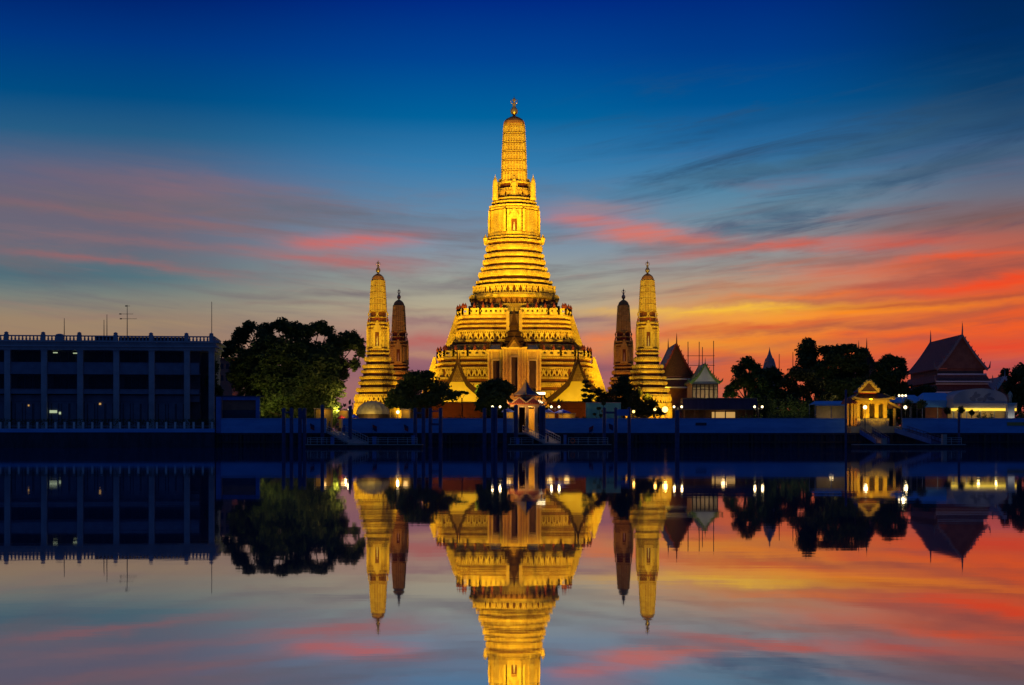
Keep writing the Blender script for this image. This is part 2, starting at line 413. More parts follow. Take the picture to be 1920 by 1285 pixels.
M['tile_maroon'] = pm('maroon_roof_tile', (.26, .06, .06), (.15, .03, .04), 3, 0.4, 0.4)
M['tile_green'] = pm('green_roof_tile', (.30, .42, .08), (.18, .28, .06), 3, 0.4, 0.4)
M['tile_orange'] = pm('orange_roof_tile', (.55, .16, .04), (.38, .1, .03), 3, 0.4, 0.4)
M['barge'] = pm('carved_bargeboard', (.34, .16, .06), (.2, .08, .04), 4, 0.5, 0.6)
M['barge_red'] = pm('red_bargeboard', (.4, .07, .04), (.25, .04, .03), 4, 0.5, 0.4)
M['pediment'] = ornament('carved_pediment', (.34, .17, .05), (.20, .09, .03), (.06, .025, .01), 0.4, 0.2, 0.9)
M['yellow_wall'] = pm('yellow_limewash', (.78, .52, .10), (.70, .44, .07), 0.4, 0.8)
M['red_plinth'] = pm('red_plinth', (.042, .008, .006), (.03, .006, .005), 0.8, 0.9, spec=.03)
M['white_wall'] = pm('white_render', (.7, .68, .66), (.58, .56, .56), 0.7, 0.8, 0.2)
M['brown_wall'] = pm('brown_render', (.42, .16, .10), (.32, .12, .08), 0.8, 0.8, 0.2)
M['pale_edge'] = pm('pale_eave_edge', (.8, .76, .78), (.7, .66, .68), 3, 0.6)
M['stupa'] = pm('rosy_stucco', (.6, .42, .38), (.5, .34, .3), .8, .7)
M['salmon'] = pm('salmon_render', (.55, .24, .18), (.46, .2, .15), 0.4, 0.8)
M['concrete'] = pm('grey_concrete', (.42, .42, .46), (.34, .34, .38), 0.5, 0.8, 0.3)
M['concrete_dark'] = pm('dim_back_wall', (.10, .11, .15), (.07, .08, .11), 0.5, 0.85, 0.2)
M['slate_panel'] = pm('grey_blue_panel', (.20, .23, .32), (.16, .18, .26), 0.6, 0.7, 0.15)
M['flood_wall'] = pm('dusk_lit_blue_concrete', (.15, .40, .78), (.10, .31, .66), 0.35, 0.75, 0.3, stretch=(0.5, 1, 2.5))  # pale wall: the blue dusk light is put into this colour
M['coping'] = pm('wall_coping', (.26, .38, .62), (.2, .3, .5), 0.6, 0.75)
M['pile'] = pm('wet_sheet_pile', (.045, .045, .07), (.028, .026, .04), 0.8, 0.6, 0.5, stretch=(1, 1, .3))
M['post'] = pm('pier_steel_blue', (.06, .09, .2), (.04, .06, .14), 1.2, 0.5, 0.2)
M['pontoon'] = pm('dark_pontoon_steel', (.03, .033, .045), (.02, .022, .03), 0.7, 0.5, 0.2)
M['deck'] = pm('pale_deck', (.42, .38, .34), (.32, .29, .27), 1.5, 0.6, 0.3)
M['rail'] = pm('galvanised_rail', (.55, .55, .55), (.42, .42, .44), 2, 0.4, metal=0.3)
M['blue_panel'] = pm('blue_painted_panel', (.10, .22, .55), (.08, .17, .44), 0.8, 0.5)
M['ground'] = pm('temple_ground', (.16, .13, .10), (.11, .09, .07), 0.2, 0.9, 0.3)
M['bark'] = pm('bark', (.07, .05, .035), (.045, .032, .025), 2, 0.9, 0.8, stretch=(1, 1, .3))
M['tent_blue'] = pm('blue_marquee_cloth', (.16, .50, .92), (.13, .44, .85), 0.5, 0.6, 0.2)
M['tent_grey'] = pm('grey_tent_cloth', (.50, .47, .47), (.44, .41, .42), 0.4, 0.7, 0.2)
M['tent_mark'] = pm('dark_print', (.26, .24, .28), (.22, .2, .24), 1.5, 0.7)
M['canvas'] = pm('cream_canvas', (.62, .52, .34), (.5, .4, .24), 0.8, 0.6, 0.3, stretch=(3, 3, .3))
M['umbrella_blue'] = pm('blue_umbrella_cloth', (.03, .09, .75), (.02, .06, .55), 2, 0.6)
M['umbrella_red'] = pm('red_umbrella_cloth', (.7, .06, .04), (.5, .04, .03), 2, 0.6)
M['teal'] = pm('teal_hoarding', (.16, .55, .52), (.12, .46, .45), 0.4, 0.6)
M['cream'] = pm('cream_paint', (.68, .50, .26), (.58, .41, .2), 1, 0.6, 0.2)
M['red_paint'] = pm('red_paint', (.5, .05, .04), (.38, .04, .03), 1.5, 0.5)
M['wood'] = pm('dark_wood', (.10, .06, .04), (.07, .04, .03), 2, 0.6, stretch=(1, 1, .2))
M['shed'] = pm('dusky_roof_sheet', (.025, .025, .08), (.018, .018, .06), 0.5, 0.5, 0.3, stretch=(4, .2, .2))
M['sign_yellow'] = pm('ochre_board', (.45, .30, .08), (.36, .24, .07), 2, 0.6)
M['sign_dark'] = pm('dark_board', (.05, .06, .09), (.04, .045, .07), 2, 0.6)
M['flag_red'] = pm('red_flag', (.45, .04, .06), (.3, .03, .05), 2, 0.7)
M['flag_blue'] = pm('navy_flag', (.02, .03, .12), (.015, .02, .09), 2, 0.7)
M['antenna'] = pm('antenna_metal', (.08, .08, .09), (.06, .06, .07), 2, 0.5, metal=0.5)
M['hair'] = pm('black_hair', (.015, .012, .01), (.01, .008, .008), 5, 0.6)
M['white_stone'] = pm('white_stone', (.8, .78, .72), (.68, .66, .6), 2, 0.6)
M['lifering'] = pm('orange_life_ring', (.7, .16, .06), (.6, .12, .05), 2, 0.5)


def glow(name, c, strength):
    m, t_ = new_mat(name)
    e = t_.n.new('ShaderNodeEmission'); o = t_.n.new('ShaderNodeOutputMaterial'); t_.l.new(e.outputs[0], o.inputs[0])
    e.inputs[0].default_value = tuple(c) + (1,); e.inputs[1].default_value = strength
    return m


M['globe'] = glow('lamp_globe', (1.0, .80, .42), 3.6)
M['globe_gold'] = glow('gold_lamp_glass', (1.0, .62, .15), 4.0)
M['strip'] = glow('lit_awning_strip', (1.0, .66, .06), 1.3)
M['window_lit'] = glow('lit_window', (.75, .9, .55), 0.55)
M['stall_lit'] = glow('lit_stall_interior', (1.0, .55, .16), 0.55)


def leaf_mat(name, c1, c2):
    m, t_ = new_mat(name)
    o = t_.n.new('ShaderNodeOutputMaterial')
    d = t_.n.new('ShaderNodeBsdfPrincipled'); tr = t_.n.new('ShaderNodeBsdfTranslucent'); mx = t_.n.new('ShaderNodeMixShader'); mx.inputs[0].default_value = 0.25
    tcn = t_.n.new('ShaderNodeTexCoord'); ge = t_.n.new('ShaderNodeNewGeometry')
    f = t_.m('ADD', t_.m('MULTIPLY', t_.noise(tcn.outputs['Object'], 0.35, 3, .6), .7), t_.m('MULTIPLY', ge.outputs['Random Per Island'], .3))
    c = t_.mix(t_.sm(f, .3, .7), tuple(c1) + (1,), tuple(c2) + (1,))
    t_.l.new(c, d.inputs['Base Color']); t_.l.new(c, tr.inputs[0]); d.inputs['Roughness'].default_value = 0.55
    d.inputs['Specular IOR Level'].default_value = 0.2
    t_.l.new(d.outputs[0], mx.inputs[1]); t_.l.new(tr.outputs[0], mx.inputs[2]); t_.l.new(mx.outputs[0], o.inputs[0])
    return m


M['leaf'] = leaf_mat('dark_foliage', (.07, .11, .03), (.12, .14, .045))
M['leaf2'] = leaf_mat('olive_foliage', (.07, .085, .03), (.12, .105, .04))
M['leaf3'] = leaf_mat('deep_green_foliage', (.05, .09, .035), (.085, .12, .045))
M['hedge'] = leaf_mat('hedge_foliage', (.06, .09, .02), (.09, .11, .03))


def water_mat():
    m, t_ = new_mat('river_water')
    o = t_.n.new('ShaderNodeOutputMaterial')
    g = t_.n.new('ShaderNodeBsdfGlossy'); d = t_.n.new('ShaderNodeBsdfDiffuse'); mx = t_.n.new('ShaderNodeMixShader')
    g.inputs['Color'].default_value = (.80, .80, .84, 1); g.inputs['Roughness'].default_value = 0.018
    d.inputs['Color'].default_value = (.008, .09, .26, 1); mx.inputs[0].default_value = 0.12
    tcn = t_.n.new('ShaderNodeTexCoord'); mp = t_.n.new('ShaderNodeMapping'); t_.l.new(tcn.outputs['Object'], mp.inputs[0]); mp.inputs['Scale'].default_value = (0.35, 1.0, 1.0)
    h = t_.noise(mp.outputs[0], 0.9, 3, 0.5)
    # a patch where the breeze ruffles the surface
    patch = t_.sm(t_.noise(tcn.outputs['Object'], 0.05, 2, 0.5), 0.5, 0.7)
    h = t_.m('ADD', h, t_.m('MULTIPLY', t_.noise(mp.outputs[0], 7.0, 3, 0.55), 0.11))
    hh = t_.m('MULTIPLY', h, t_.m('MULTIPLY_ADD', patch, 1.3, 0.6))
    b = t_.n.new('ShaderNodeBump'); b.inputs['Strength'].default_value = 1.0; b.inputs['Distance'].default_value = 0.0014
    t_.l.new(hh, b.inputs['Height']); t_.l.new(b.outputs[0], g.inputs['Normal'])
    t_.l.new(g.outputs[0], mx.inputs[1]); t_.l.new(d.outputs[0], mx.inputs[2]); t_.l.new(mx.outputs[0], o.inputs[0])
    return m


M['water'] = water_mat()

# ------------------------------------------------------------------ setting: water, bank, ground
G = 2.7          # temple ground above the river
BANK = 270.0
mb = MB(); mb.face([(-1500, -600, 0), (1500, -600, 0), (1500, BANK + 4, 0), (-1500, BANK + 4, 0)])
tag(mb.build('water', M['water']), kind='structure')
mb = MB(); mb.face([(-2500, BANK + .6, G), (2500, BANK + .6, G), (2500, 4000, G), (-2500, 4000, G)])
tag(mb.build('ground', M['ground']), kind='structure')

mb = MB()
xs = []
x = -420.0
while x < 420: xs += [(x, 0), (x + .25, .22), (x + .75, .22), (x + 1.0, 0)]; x += 1.3
for a, b in zip(xs[:-1], xs[1:]):
    mb.face([(a[0], BANK + a[1], -2), (b[0], BANK + b[1], -2), (b[0], BANK + b[1], G - .35), (a[0], BANK + a[1], G - .35)])
mb.box(-420, 420, BANK - .12, BANK + .62, G - .35, G - .004)
x = -418.0
emb = thing('embankment', (0, BANK, -2), 'dark sheet pile embankment rising from the water below the long wall', 'embankment')
mb.build('sheet_piling', M['pile'], emb)
mb = MB()
x = -150.0
while x < 150:
    mb.box(x, x + .35, BANK - .35, BANK - .125, -1.5, 2.4); x += 4.2
mb.box(-150, 150, BANK - .30, BANK - .128, .9, 1.15)
mb.build('fender_timber', M['wood'], emb)


def flood_wall(px0, px1, label):
    x0, x1 = X(px0, BANK), X(px1, BANK)
    r = thing('flood_wall', ((x0 + x1) / 2, BANK, G - .004), label, 'wall', 'lengths of painted wall along the river bank')
    m = MB(); zt = Z(786, BANK)
    m.box(x0, x1, BANK - .05, BANK + .3, G - .004, zt)
    m.build('wall_panel', M['flood_wall'], r)
    m = MB(); m.box(x0 - .003, x1 + .003, BANK - .14, BANK + .38, zt, zt + .16); m.build('coping', M['coping'], r)
    m = MB(); m.box(x0, x1, BANK - .10, BANK - .052, G + .75, G + .87); m.box(x0, x1, BANK - .10, BANK - .052, G + .0, G + .18)
    xx = x0 + 1.5
    while xx < x1 - .3:
        m.box(xx, xx + .18, BANK - .085, BANK - .052, G + .18, G + .75); m.box(xx, xx + .18, BANK - .085, BANK - .052, G + .87, zt); xx += 5.0
    m.build('moulding', M['flood_wall'], r)
    return r


flood_wall(408, 612, 'river wall coloured with dusk blue between the grey building and the left gangway')
flood_wall(642, 968, 'river wall coloured with dusk blue from the left gangway to the small tiled pavilion')
flood_wall(1012, 1588, 'longest river wall coloured with dusk blue, right of the small tiled pavilion')
flood_wall(1692, 2150, 'river wall coloured with dusk blue under the tents at the right edge')

# ------------------------------------------------------------------ prangs (temple towers)
def plan(w_, steps):
    """redented square: steps is the first octant's (u, v) corners; returns the full ring"""
    o = list(steps)
    q = o + [(b, a) for a, b in reversed(o)]
    if abs(q[len(o) - 1][0] - q[len(o)][0]) < 1e-6: q.pop(len(o))
    ring = []
    for k in range(4):
        for (a, b) in q:
            for _ in range(k): a, b = -b, a
            ring.append((a * w_, b * w_))
    return ring


PLAN_T = [(1, .32), (.91, .32), (.91, .47), (.81, .47), (.81, .60), (.705, .705)]
PLAN_S = [(1, .40), (.97, .40), (.97, .56), (.90, .56), (.90, .68), (.80, .80)]
PLAN_B = [(1, .60), (.955, .60), (.955, .78), (.90, .78), (.90, .90)]


def loft_prof(m, prof, cx, cy, steps, mis=None):
    m.loft([[(cx + a, cy + b, z) for a, b in plan(w_, steps)] for w_, z in prof], mis=mis)


def figure(m, p, d, s, mi=0):
    """a squat guardian holding up the ledge: legs apart, trunk, raised arms"""
    p = Vector(p); d = Vector((d[0], d[1], 0)).normalized(); o = Vector((d.y, -d.x, 0))
    def q(a, z, out=.14): return p + d * a * s + o * out * s + Vector((0, 0, z * s))
    m.bar(q(-.27, 0), q(-.15, .40), .18 * s, mi=mi); m.bar(q(.27, 0), q(.15, .40), .18 * s, mi=mi)
    m.bar(q(0, .34, .16), q(0, .78, .16), .42 * s, .26 * s, mi=mi)
    m.bar(q(-.22, .66), q(-.28, 1.0), .13 * s, mi=mi); m.bar(q(.22, .66), q(.28, 1.0), .13 * s, mi=mi)
    m.bar(q(0, .76, .2), q(0, .98, .2), .19 * s, mi=mi)


def frieze(m, w_, z, hgt, cx, cy, steps, spacing, mi=0, side=None):
    r = plan(w_, steps)
    for k in range(len(r)):
        a = Vector((r[k][0] + cx, r[k][1] + cy)); b = Vector((r[(k + 1) % len(r)][0] + cx, r[(k + 1) % len(r)][1] + cy))
        L = (b - a).length
        if L < spacing * .55: continue
        if side is not None:
            e_ = b - a; sd_ = (1 if e_.y > 0 else 3) if abs(e_.y) > abs(e_.x) else (0 if e_.x > 0 else 2)
            if sd_ != side: continue
        n = max(1, int(L / spacing)); 
        for j in range(n):
            c = a + (b - a) * ((j + .5) / n)
            figure(m, (c.x, c.y, z), (b - a), hgt, mi)


def parapet(m, w_, z0, z1, cx, cy, steps, cell, gap=None):
    r = plan(w_, steps); h = z1 - z0
    for k in range(len(r)):
        a = (r[k][0] + cx, r[k][1] + cy); b = (r[(k + 1) % len(r)][0] + cx, r[(k + 1) % len(r)][1] + cy)
        L = math.dist(a, b); n = max(1, round(L / cell))
        front = gap and abs(a[1] - b[1]) < .01 and a[1] < cy - w_ * .98
        spans = [(0, 1)]
        if front: spans = [(0, .5 - gap / L), (.5 + gap / L, 1)]
        for (s0, s1) in spans:
            m.wedge(a, b, .5, z0, z0 + h * .36, s0, s1); m.wedge(a, b, .55, z0 + h * .70, z1, s0, s1)
            nn = max(1, round(n * (s1 - s0)))
            for j in range(nn):
                f0 = s0 + (s1 - s0) * j / nn; f1 = s0 + (s1 - s0) * (j + 1) / nn; fm = (f1 - f0)
                m.wedge(a, b, .45, z0 + h * .36, z0 + h * .70, f0, f0 + fm * .31); m.wedge(a, b, .45, z0 + h * .36, z0 + h * .70, f1 - fm * .31, f1)


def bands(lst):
    """px list of ('b', p, y0, y1) rounded bands and ('r', p, y0, y1) red, shade-darkened recesses -> (profile points, material index per segment)"""
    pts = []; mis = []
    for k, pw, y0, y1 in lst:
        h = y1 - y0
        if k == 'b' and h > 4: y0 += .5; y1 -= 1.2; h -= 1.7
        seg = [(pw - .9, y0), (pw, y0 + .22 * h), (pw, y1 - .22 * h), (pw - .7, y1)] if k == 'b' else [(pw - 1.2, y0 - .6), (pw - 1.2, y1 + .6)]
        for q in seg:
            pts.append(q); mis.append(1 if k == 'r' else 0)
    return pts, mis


def spire_detail(m, storeys, wfun, cx, cy, npil, pw, proud):
    for (za, zb) in storeys:        # za top, zb bottom
        for k in range(4):
            ca, sa = [(1, 0), (0, 1), (-1, 0), (0, -1)][k]
            for j in range(npil):
                f = -.84 + 1.68 * j / (npil - 1)
                off = 1.0 if abs(f) <= .40 else (.97 if abs(f) <= .57 else (.90 if abs(f) < .7 else .82))
                wa, wb = wfun(za), wfun(zb)
                def P(w_, z, df, o): 
                    a, b = (w_ * off + o), w_ * f + df
                    return (cx + a * ca - b * sa, cy + a * sa + b * ca, z)
                hz = (za - zb)
                m.hexa([P(wb, zb, -pw, -.3), P(wb, zb, pw, -.3), P(wb, zb, pw, proud), P(wb, zb, -pw, proud),
                        P(wa, za, -pw, -.3), P(wa, za, pw, -.3), P(wa, za, pw, proud), P(wa, za, -pw, proud)])


def niche(root, cx, cy, wface, z0, z1, half, s, steps_out, prefix_mat):
    """aedicule on each face: projecting porch with recessed doorway, figure and steep pediment"""
    for k in range(4):
        fr = MB(); dk = MB(); stt = MB()
        ca, sa = [(0, -1), (1, 0), (0, 1), (-1, 0)][k]
        def P(a, o, z): return (cx + ca * (wface + o) - sa * a, cy + sa * (wface + o) + ca * a, z)
        def bx(m, a0, a1, o0, o1, za, zb): m.hexa([P(a0, o0, za), P(a1, o0, za), P(a1, o1, za), P(a0, o1, za), P(a0, o0, zb), P(a1, o0, zb), P(a1, o1, zb), P(a0, o1, zb)])
        H = z1 - z0
        bx(fr, -half * 2.1, -half, -.3, steps_out, z0 - H * .1, z1); bx(fr, half, half * 2.1, -.3, steps_out, z0 - H * .1, z1)
        bx(fr, -half * 2.3, half * 2.3, -.3, steps_out * 1.15, z1, z1 + H * .14)
        bx(fr, -half * 2.3, half * 2.3, -.3, steps_out * 1.2, z0 - H * .28, z0 - H * .1)
        for j, (ww, hh) in enumerate(((2.0, .2), (1.5, .36), (1.0, .55), (.5, .75))):
            bx(fr, -half * ww, half * ww, -.3, steps_out * (1.0 - .12 * j), z1 + H * (.14 if j == 0 else (.14 + hh - .2)), z1 + H * (.14 + hh))
        bx(dk, -half, half, -.05, .04, z0 - H * .1, z1)
        bx(stt, -half * .35, half * .35, .05, steps_out * .55, z0 - H * .1, z0 + H * .12)
        bx(stt, -half * .26, half * .26, .1, steps_out * .5, z0 + H * .12, z0 + H * .5)
        bx(stt, -half * .13, half * .13, .12, steps_out * .42, z0 + H * .5, z0 + H * .68)
        n_ = fr.build('niche_frame', prefix_mat, root); dk.build('niche_recess', M['shade_trim'], n_); stt.build('niche_statue', M['statue'], n_)


def trident(m, cx, cy, zb, zt, r):
    H = zt - zb
    m.lathe([(r * .35, zb), (r * .45, zb + H * .08), (r * 1.0, zb + H * .16), (r * 1.15, zb + H * .30), (r * .7, zb + H * .42), (r * .35, zb + H * .5), (r * .62, zb + H * .56),
             (r * .3, zb + H * .64), (r * .2, zb + H * .70), (r * .55, zb + H * .78), (r * .5, zb + H * .84), (r * .12, zb + H * .9), (.02, zt)], cx, cy, 12)
    for k in range(4):
        a = k * math.pi / 2
        q = [(cx + math.cos(a) * r * u, cy + math.sin(a) * r * u, zb + H * v) for u, v in ((.15, .60), (.9, .66), (1.0, .76), (.75, .86))]
        m.tube(q, [r * .12, r * .12, r * .1, r * .03], 5)


# ---- the great central tower
D = 370.0; s0 = S(D); CX = X(964, D)
cp = thing('central_tower', (CX, D, G), 'tallest golden floodlit stepped temple tower in the middle of the photo', 'temple tower')
def PZ(lst): return [(p * s0, Z(y, D)) for p, y in lst]
mb = MB(); trident(mb, CX, D, Z(219, D), Z(180, D), 6.2 * s0); mb.build('finial', M['finial_metal'], cp, smooth=True)
mb = MB(); loft_prof(mb, PZ([(20.3, 238), (19.8, 233), (18.2, 229), (15, 225), (9.5, 221.5), (2.5, 218)]), CX, D, PLAN_S); mb.build('dome_cap', M['cap'], cp)
# corn-cob spire: core, pilasters, ring bands
core = [(19.2, 237), (20.0, 253), (21.0, 270), (21.8, 287), (22.4, 304), (23.0, 323), (23.6, 344)]
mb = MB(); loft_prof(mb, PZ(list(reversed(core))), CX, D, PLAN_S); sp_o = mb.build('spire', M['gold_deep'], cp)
def cw(z):
    y = HOR - (z - CAMZ) / s0
    for (p0, y0), (p1, y1) in zip(core[:-1], core[1:]):
        if y <= y1: return (p0 + (p1 - p0) * (y - y0) / (y1 - y0)) * s0
    return core[-1][0] * s0
lines = [237, 253, 270, 287, 304, 323, 343]
mb = MB()
spire_detail(mb, [(Z(a + 2.2, D), Z(b - 2.2, D)) for a, b in zip(lines[:-1], lines[1:])], cw, CX, D, 8, .20, .16)
# central plain rib on every face
for a, b in zip(lines[:-1], lines[1:]):
    pass
mb.build('pilaster', M['gold_plain'], sp_o)
mb = MB()
for y in lines:
    wv = cw(Z(y, D)) + .16
    loft_prof(mb, [(wv - .1, Z(y + .9, D)), (wv, Z(y + .5, D)), (wv, Z(y - .9, D)), (wv - .1, Z(y - 1.3, D))], CX, D, PLAN_S)
for a, b in zip(lines[:-1], lines[1:]):
    wv = cw(Z(b, D)) + .10; zm = Z((a + b) / 2 - 1, D)
    loft_prof(mb, [(cw(zm) + .08, zm - .16), (cw(zm) + .08, zm + .16)], CX, D, PLAN_S)
mb.build('ring_band', M['gold_plain'], sp_o)
mb = MB()
for y in lines[1:]:
    wv = cw(Z(y, D)) + .12
    loft_prof(mb, [(wv, Z(y + 1.9, D)), (wv, Z(y + .92, D))], CX, D, PLAN_S)
mb.build('storey_line', M['shade_trim'], sp_o)
# neck with figures
pts, mis = bands([('b', 28.2, 343, 347), ('r', 26, 347, 356), ('b', 30.5, 356, 360), ('r', 28, 360, 374), ('b', 38, 374, 379), ('r', 37, 379, 380.5), ('b', 42, 380.5, 386), ('r', 40, 386, 388), ('b', 46.5, 388, 393.5)])
pz = PZ(pts)
mb = MB(); loft_prof(mb, list(reversed(pz)), CX, D, PLAN_T, list(reversed(mis))[1:]); nk = mb.build('neck', [M['gold_plain'], M['shade_trim']], cp)
for side_ in range(4): mb = MB(); frieze(mb, 26.5 * s0, Z(356, D), 9 * s0, CX, D, PLAN_T, 7.5 * s0, side=side_); mb.build('upper_figures', M['gold_plain'], nk)
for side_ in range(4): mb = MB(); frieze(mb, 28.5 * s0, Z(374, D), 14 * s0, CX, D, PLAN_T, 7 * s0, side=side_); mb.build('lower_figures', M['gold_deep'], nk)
for k in range(4):       # pointed niche in the middle of each side of the neck
    ca, sa = [(0, -1), (1, 0), (0, 1), (-1, 0)][k]
    mb = MB()
    for (hw_, y0_, y1_, o_) in ((6.0, 379, 372, 33), (4.6, 372, 347, 32), (3.2, 347, 341, 31), (1.6, 341, 336, 29)):
        P = lambda o, a, z: (CX + ca * o * s0 - sa * a * s0, D + sa * o * s0 + ca * a * s0, z)
        mb.hexa([P(20, -hw_, Z(y0_, D)), P(o_, -hw_, Z(y0_, D)), P(o_, hw_, Z(y0_, D)), P(20, hw_, Z(y0_, D)), P(20, -hw_ * .8, Z(y1_, D)), P(o_, -hw_ * .8, Z(y1_, D)), P(o_, hw_ * .8, Z(y1_, D)), P(20, hw_ * .8, Z(y1_, D))])
    mb.build('neck_niche', M['gold_plain'], nk)
# four corner turrets
for sx in (-1, 1):
    for sy in (-1, 1):
        tx, ty = CX + sx * 35.2 * s0, D + sy * 30 * s0
        mb = MB()
        prof = [(5.6, 380), (5.6, 376), (4.9, 375), (4.9, 360), (4.6, 350), (3.9, 345), (2.6, 341), (1.2, 338.5), (.9, 337), (.2, 333)]
        loft_prof(mb, PZ(prof), tx, ty, PLAN_S); mb.build('turret', M['gold_plain'], cp)
# body
pts, mis = bands([('b', 47.2, 393.5, 397), ('r', 45.4, 397, 399)]); pts += [(46.2, 399), (46.6, 440), (47.5, 441), (48.5, 446)]; mis += [0, 0, 0, 0]
p2, m2 = bands([('r', 47.2, 446, 447), ('b', 51, 447, 452), ('r', 50, 452, 453), ('b', 54, 453, 459.5)]); pts += p2; mis += m2
mb = MB(); loft_prof(mb, list(reversed(PZ(pts))), CX, D, PLAN_T, list(reversed(mis))[1:]); body = mb.build('tower_body', [M['gold'], M['shade_trim']], cp)
niche(cp, CX, D, 46.4 * s0, Z(438, D), Z(417, D), 5.2 * s0, s0, 2.6 * s0, M['gold_plain'])
# pilaster panels on the body
for k in range(4):
    mb = MB()
    ca, sa = [(0, -1), (1, 0), (0, 1), (-1, 0)][k]
    for f in (-.36, -.27, .27, .36):
        c0 = (CX + ca * 46.3 * s0 - sa * f * 46 * s0, D + sa * 46.3 * s0 + ca * f * 46 * s0)
        mb.hexa([(c0[0] + ca * o - sa * a, c0[1] + sa * o + ca * a, z) for z in (Z(440, D), Z(399, D)) for (o, a) in ((-.1, -.42), (.22, -.42), (.22, .42), (-.1, .42))])
    mb.build('body_pilaster', M['gold_plain'], body)
mb = MB()
for sx in (-1, 1):       # curled ornaments low on the body corners
    for sy in (-1, 1):
        mb = MB(); mb.lathe([(.1, Z(458, D)), (.5, Z(455, D)), (.62, Z(450, D)), (.3, Z(447, D)), (.05, Z(443, D))], CX + sx * 53.5 * s0, D + sy * 22 * s0, 8); mb.build('corner_scroll', M['gold_plain'], body)
# stepped tiers
tiers = [('r', 49, 459.5, 463), ('b', 52.5, 463, 474.5), ('r', 50, 474.5, 478), ('b', 55.5, 478, 486.5), ('r', 52.8, 486.5, 489.5), ('b', 58.3, 489.5, 499.5), ('r', 55.5, 499.5, 503.5),
         ('b', 61.5, 503.5, 511), ('r', 60, 511, 513), ('b', 66.3, 513, 524.5), ('r', 63, 524.5, 529), ('b', 71, 529, 535.5), ('r', 68.5, 535.5, 539), ('b', 77.5, 539, 543), ('r', 72.5, 543, 555.5),
         ('b', 81, 555.5, 558), ('b', 84, 558, 566), ('r', 77, 566, 576), ('b', 85, 576, 582), ('b', 86, 582, 600)]
pts, mis = bands(tiers)
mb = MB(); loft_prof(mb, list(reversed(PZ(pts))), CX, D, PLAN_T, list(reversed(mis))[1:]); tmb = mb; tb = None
mb = tmb
for k, y0, y1, pw in ((0, 463, 474.5, 52.6), (1, 478, 486.5, 55.6), (2, 489.5, 499.5, 58.4), (3, 503.5, 511, 61.6), (4, 513, 524.5, 66.4), (5, 529, 535.5, 71.1)):
    r = plan(pw * s0, PLAN_T)     # small antefix bosses along each band
    for j in range(len(r)):
        a = Vector((r[j][0] + CX, r[j][1] + D)); b = Vector((r[(j + 1) % len(r)][0] + CX, r[(j + 1) % len(r)][1] + D)); L = (b - a).length
        n = int(L / .62)
        for q in range(n):
            f0 = (q + .28) / n; f1 = (q + .72) / n
            nn = Vector(((b - a).y, -(b - a).x)).normalized() * .10
            a2, b2 = a + nn, b + nn
            hh = (y1 - y0) * s0
            mb.wedge(a2, b2, .14, Z(y1, D) + hh * .38, Z(y1, D) + hh * .66, f0, f1)
tb = tmb.build('tower_tiers', [M['gold'], M['shade_trim']], cp)
for side_ in range(4): mb = MB(); frieze(mb, 73 * s0, Z(555.5, D), 12.5 * s0, CX, D, PLAN_T, 9.5 * s0, side=side_); mb.build('guardian_row', M['gold_plain'], tb)
for side_ in range(4): mb = MB(); frieze(mb, 77.5 * s0, Z(576, D), 10 * s0, CX, D, PLAN_T, 9 * s0, side=side_); mb.build('dark_figure_row', M['cap'], tb)

# terraces
def W2(p): return p * D / (F + .6 * p)
def ZT(y, p): return CAMZ + (HOR - y) * (D - W2(p) * .95) / F
def terrace(lst, name):
    pts, mis = bands(lst)
    prof = [(W2(p), ZT(y, p)) for p, y in pts]
    m = MB(); loft_prof(m, list(reversed(prof)), CX, D, PLAN_B, list(reversed(mis))[1:])
    return m.build(name, [M['gold'], M['shade_trim']], cp)
t3 = terrace([('b', 108, 590, 597), ('r', 106.5, 597, 599.5), ('b', 110, 599.5, 606), ('r', 107.5, 606, 609), ('b', 111, 609, 613), ('r', 108.5, 613, 618), ('b', 114, 618, 622), ('r', 109.5, 622, 636),
              ('b', 115, 636, 642), ('r', 113, 642, 645), ('b', 119, 645, 651), ('b', 120, 651, 670)], 'upper_terrace')
t2 = terrace([('b', 145.5, 668, 674), ('r', 143.5, 674, 678), ('b', 148.5, 678, 684), ('r', 145.5, 684, 688), ('b', 151, 688, 692), ('r', 146.5, 692, 706), ('b', 153, 706, 712), ('r', 150, 712, 717),
              ('b', 156, 717, 727), ('r', 154, 727, 732), ('b', 158, 732, 742), ('b', 159, 742, 795)], 'lower_terrace')
for side_ in range(4): mb = MB(); frieze(mb, W2(110), ZT(636, 110), 13.5 * .128, CX, D, PLAN_B, 9.6 * .128, side=side_); mb.build('guardian_row', M['gold_plain'], t3)
for side_ in range(4): mb = MB(); frieze(mb, W2(147), ZT(706, 147), 13.5 * .126, CX, D, PLAN_B, 9.6 * .126, side=side_); mb.build('guardian_row', M['gold_plain'], t2)
mb = MB(); parapet(mb, W2(108.5), ZT(590, 108), ZT(578, 108), CX, D, PLAN_B, 1.18, 1.5); pa3 = mb.build('parapet', M['gold_plain'], t3)
mb = MB(); parapet(mb, W2(146), ZT(668, 145), ZT(657, 145), CX, D, PLAN_B, 1.55, 1.5); pa2 = mb.build('parapet', M['gold_plain'], t2)
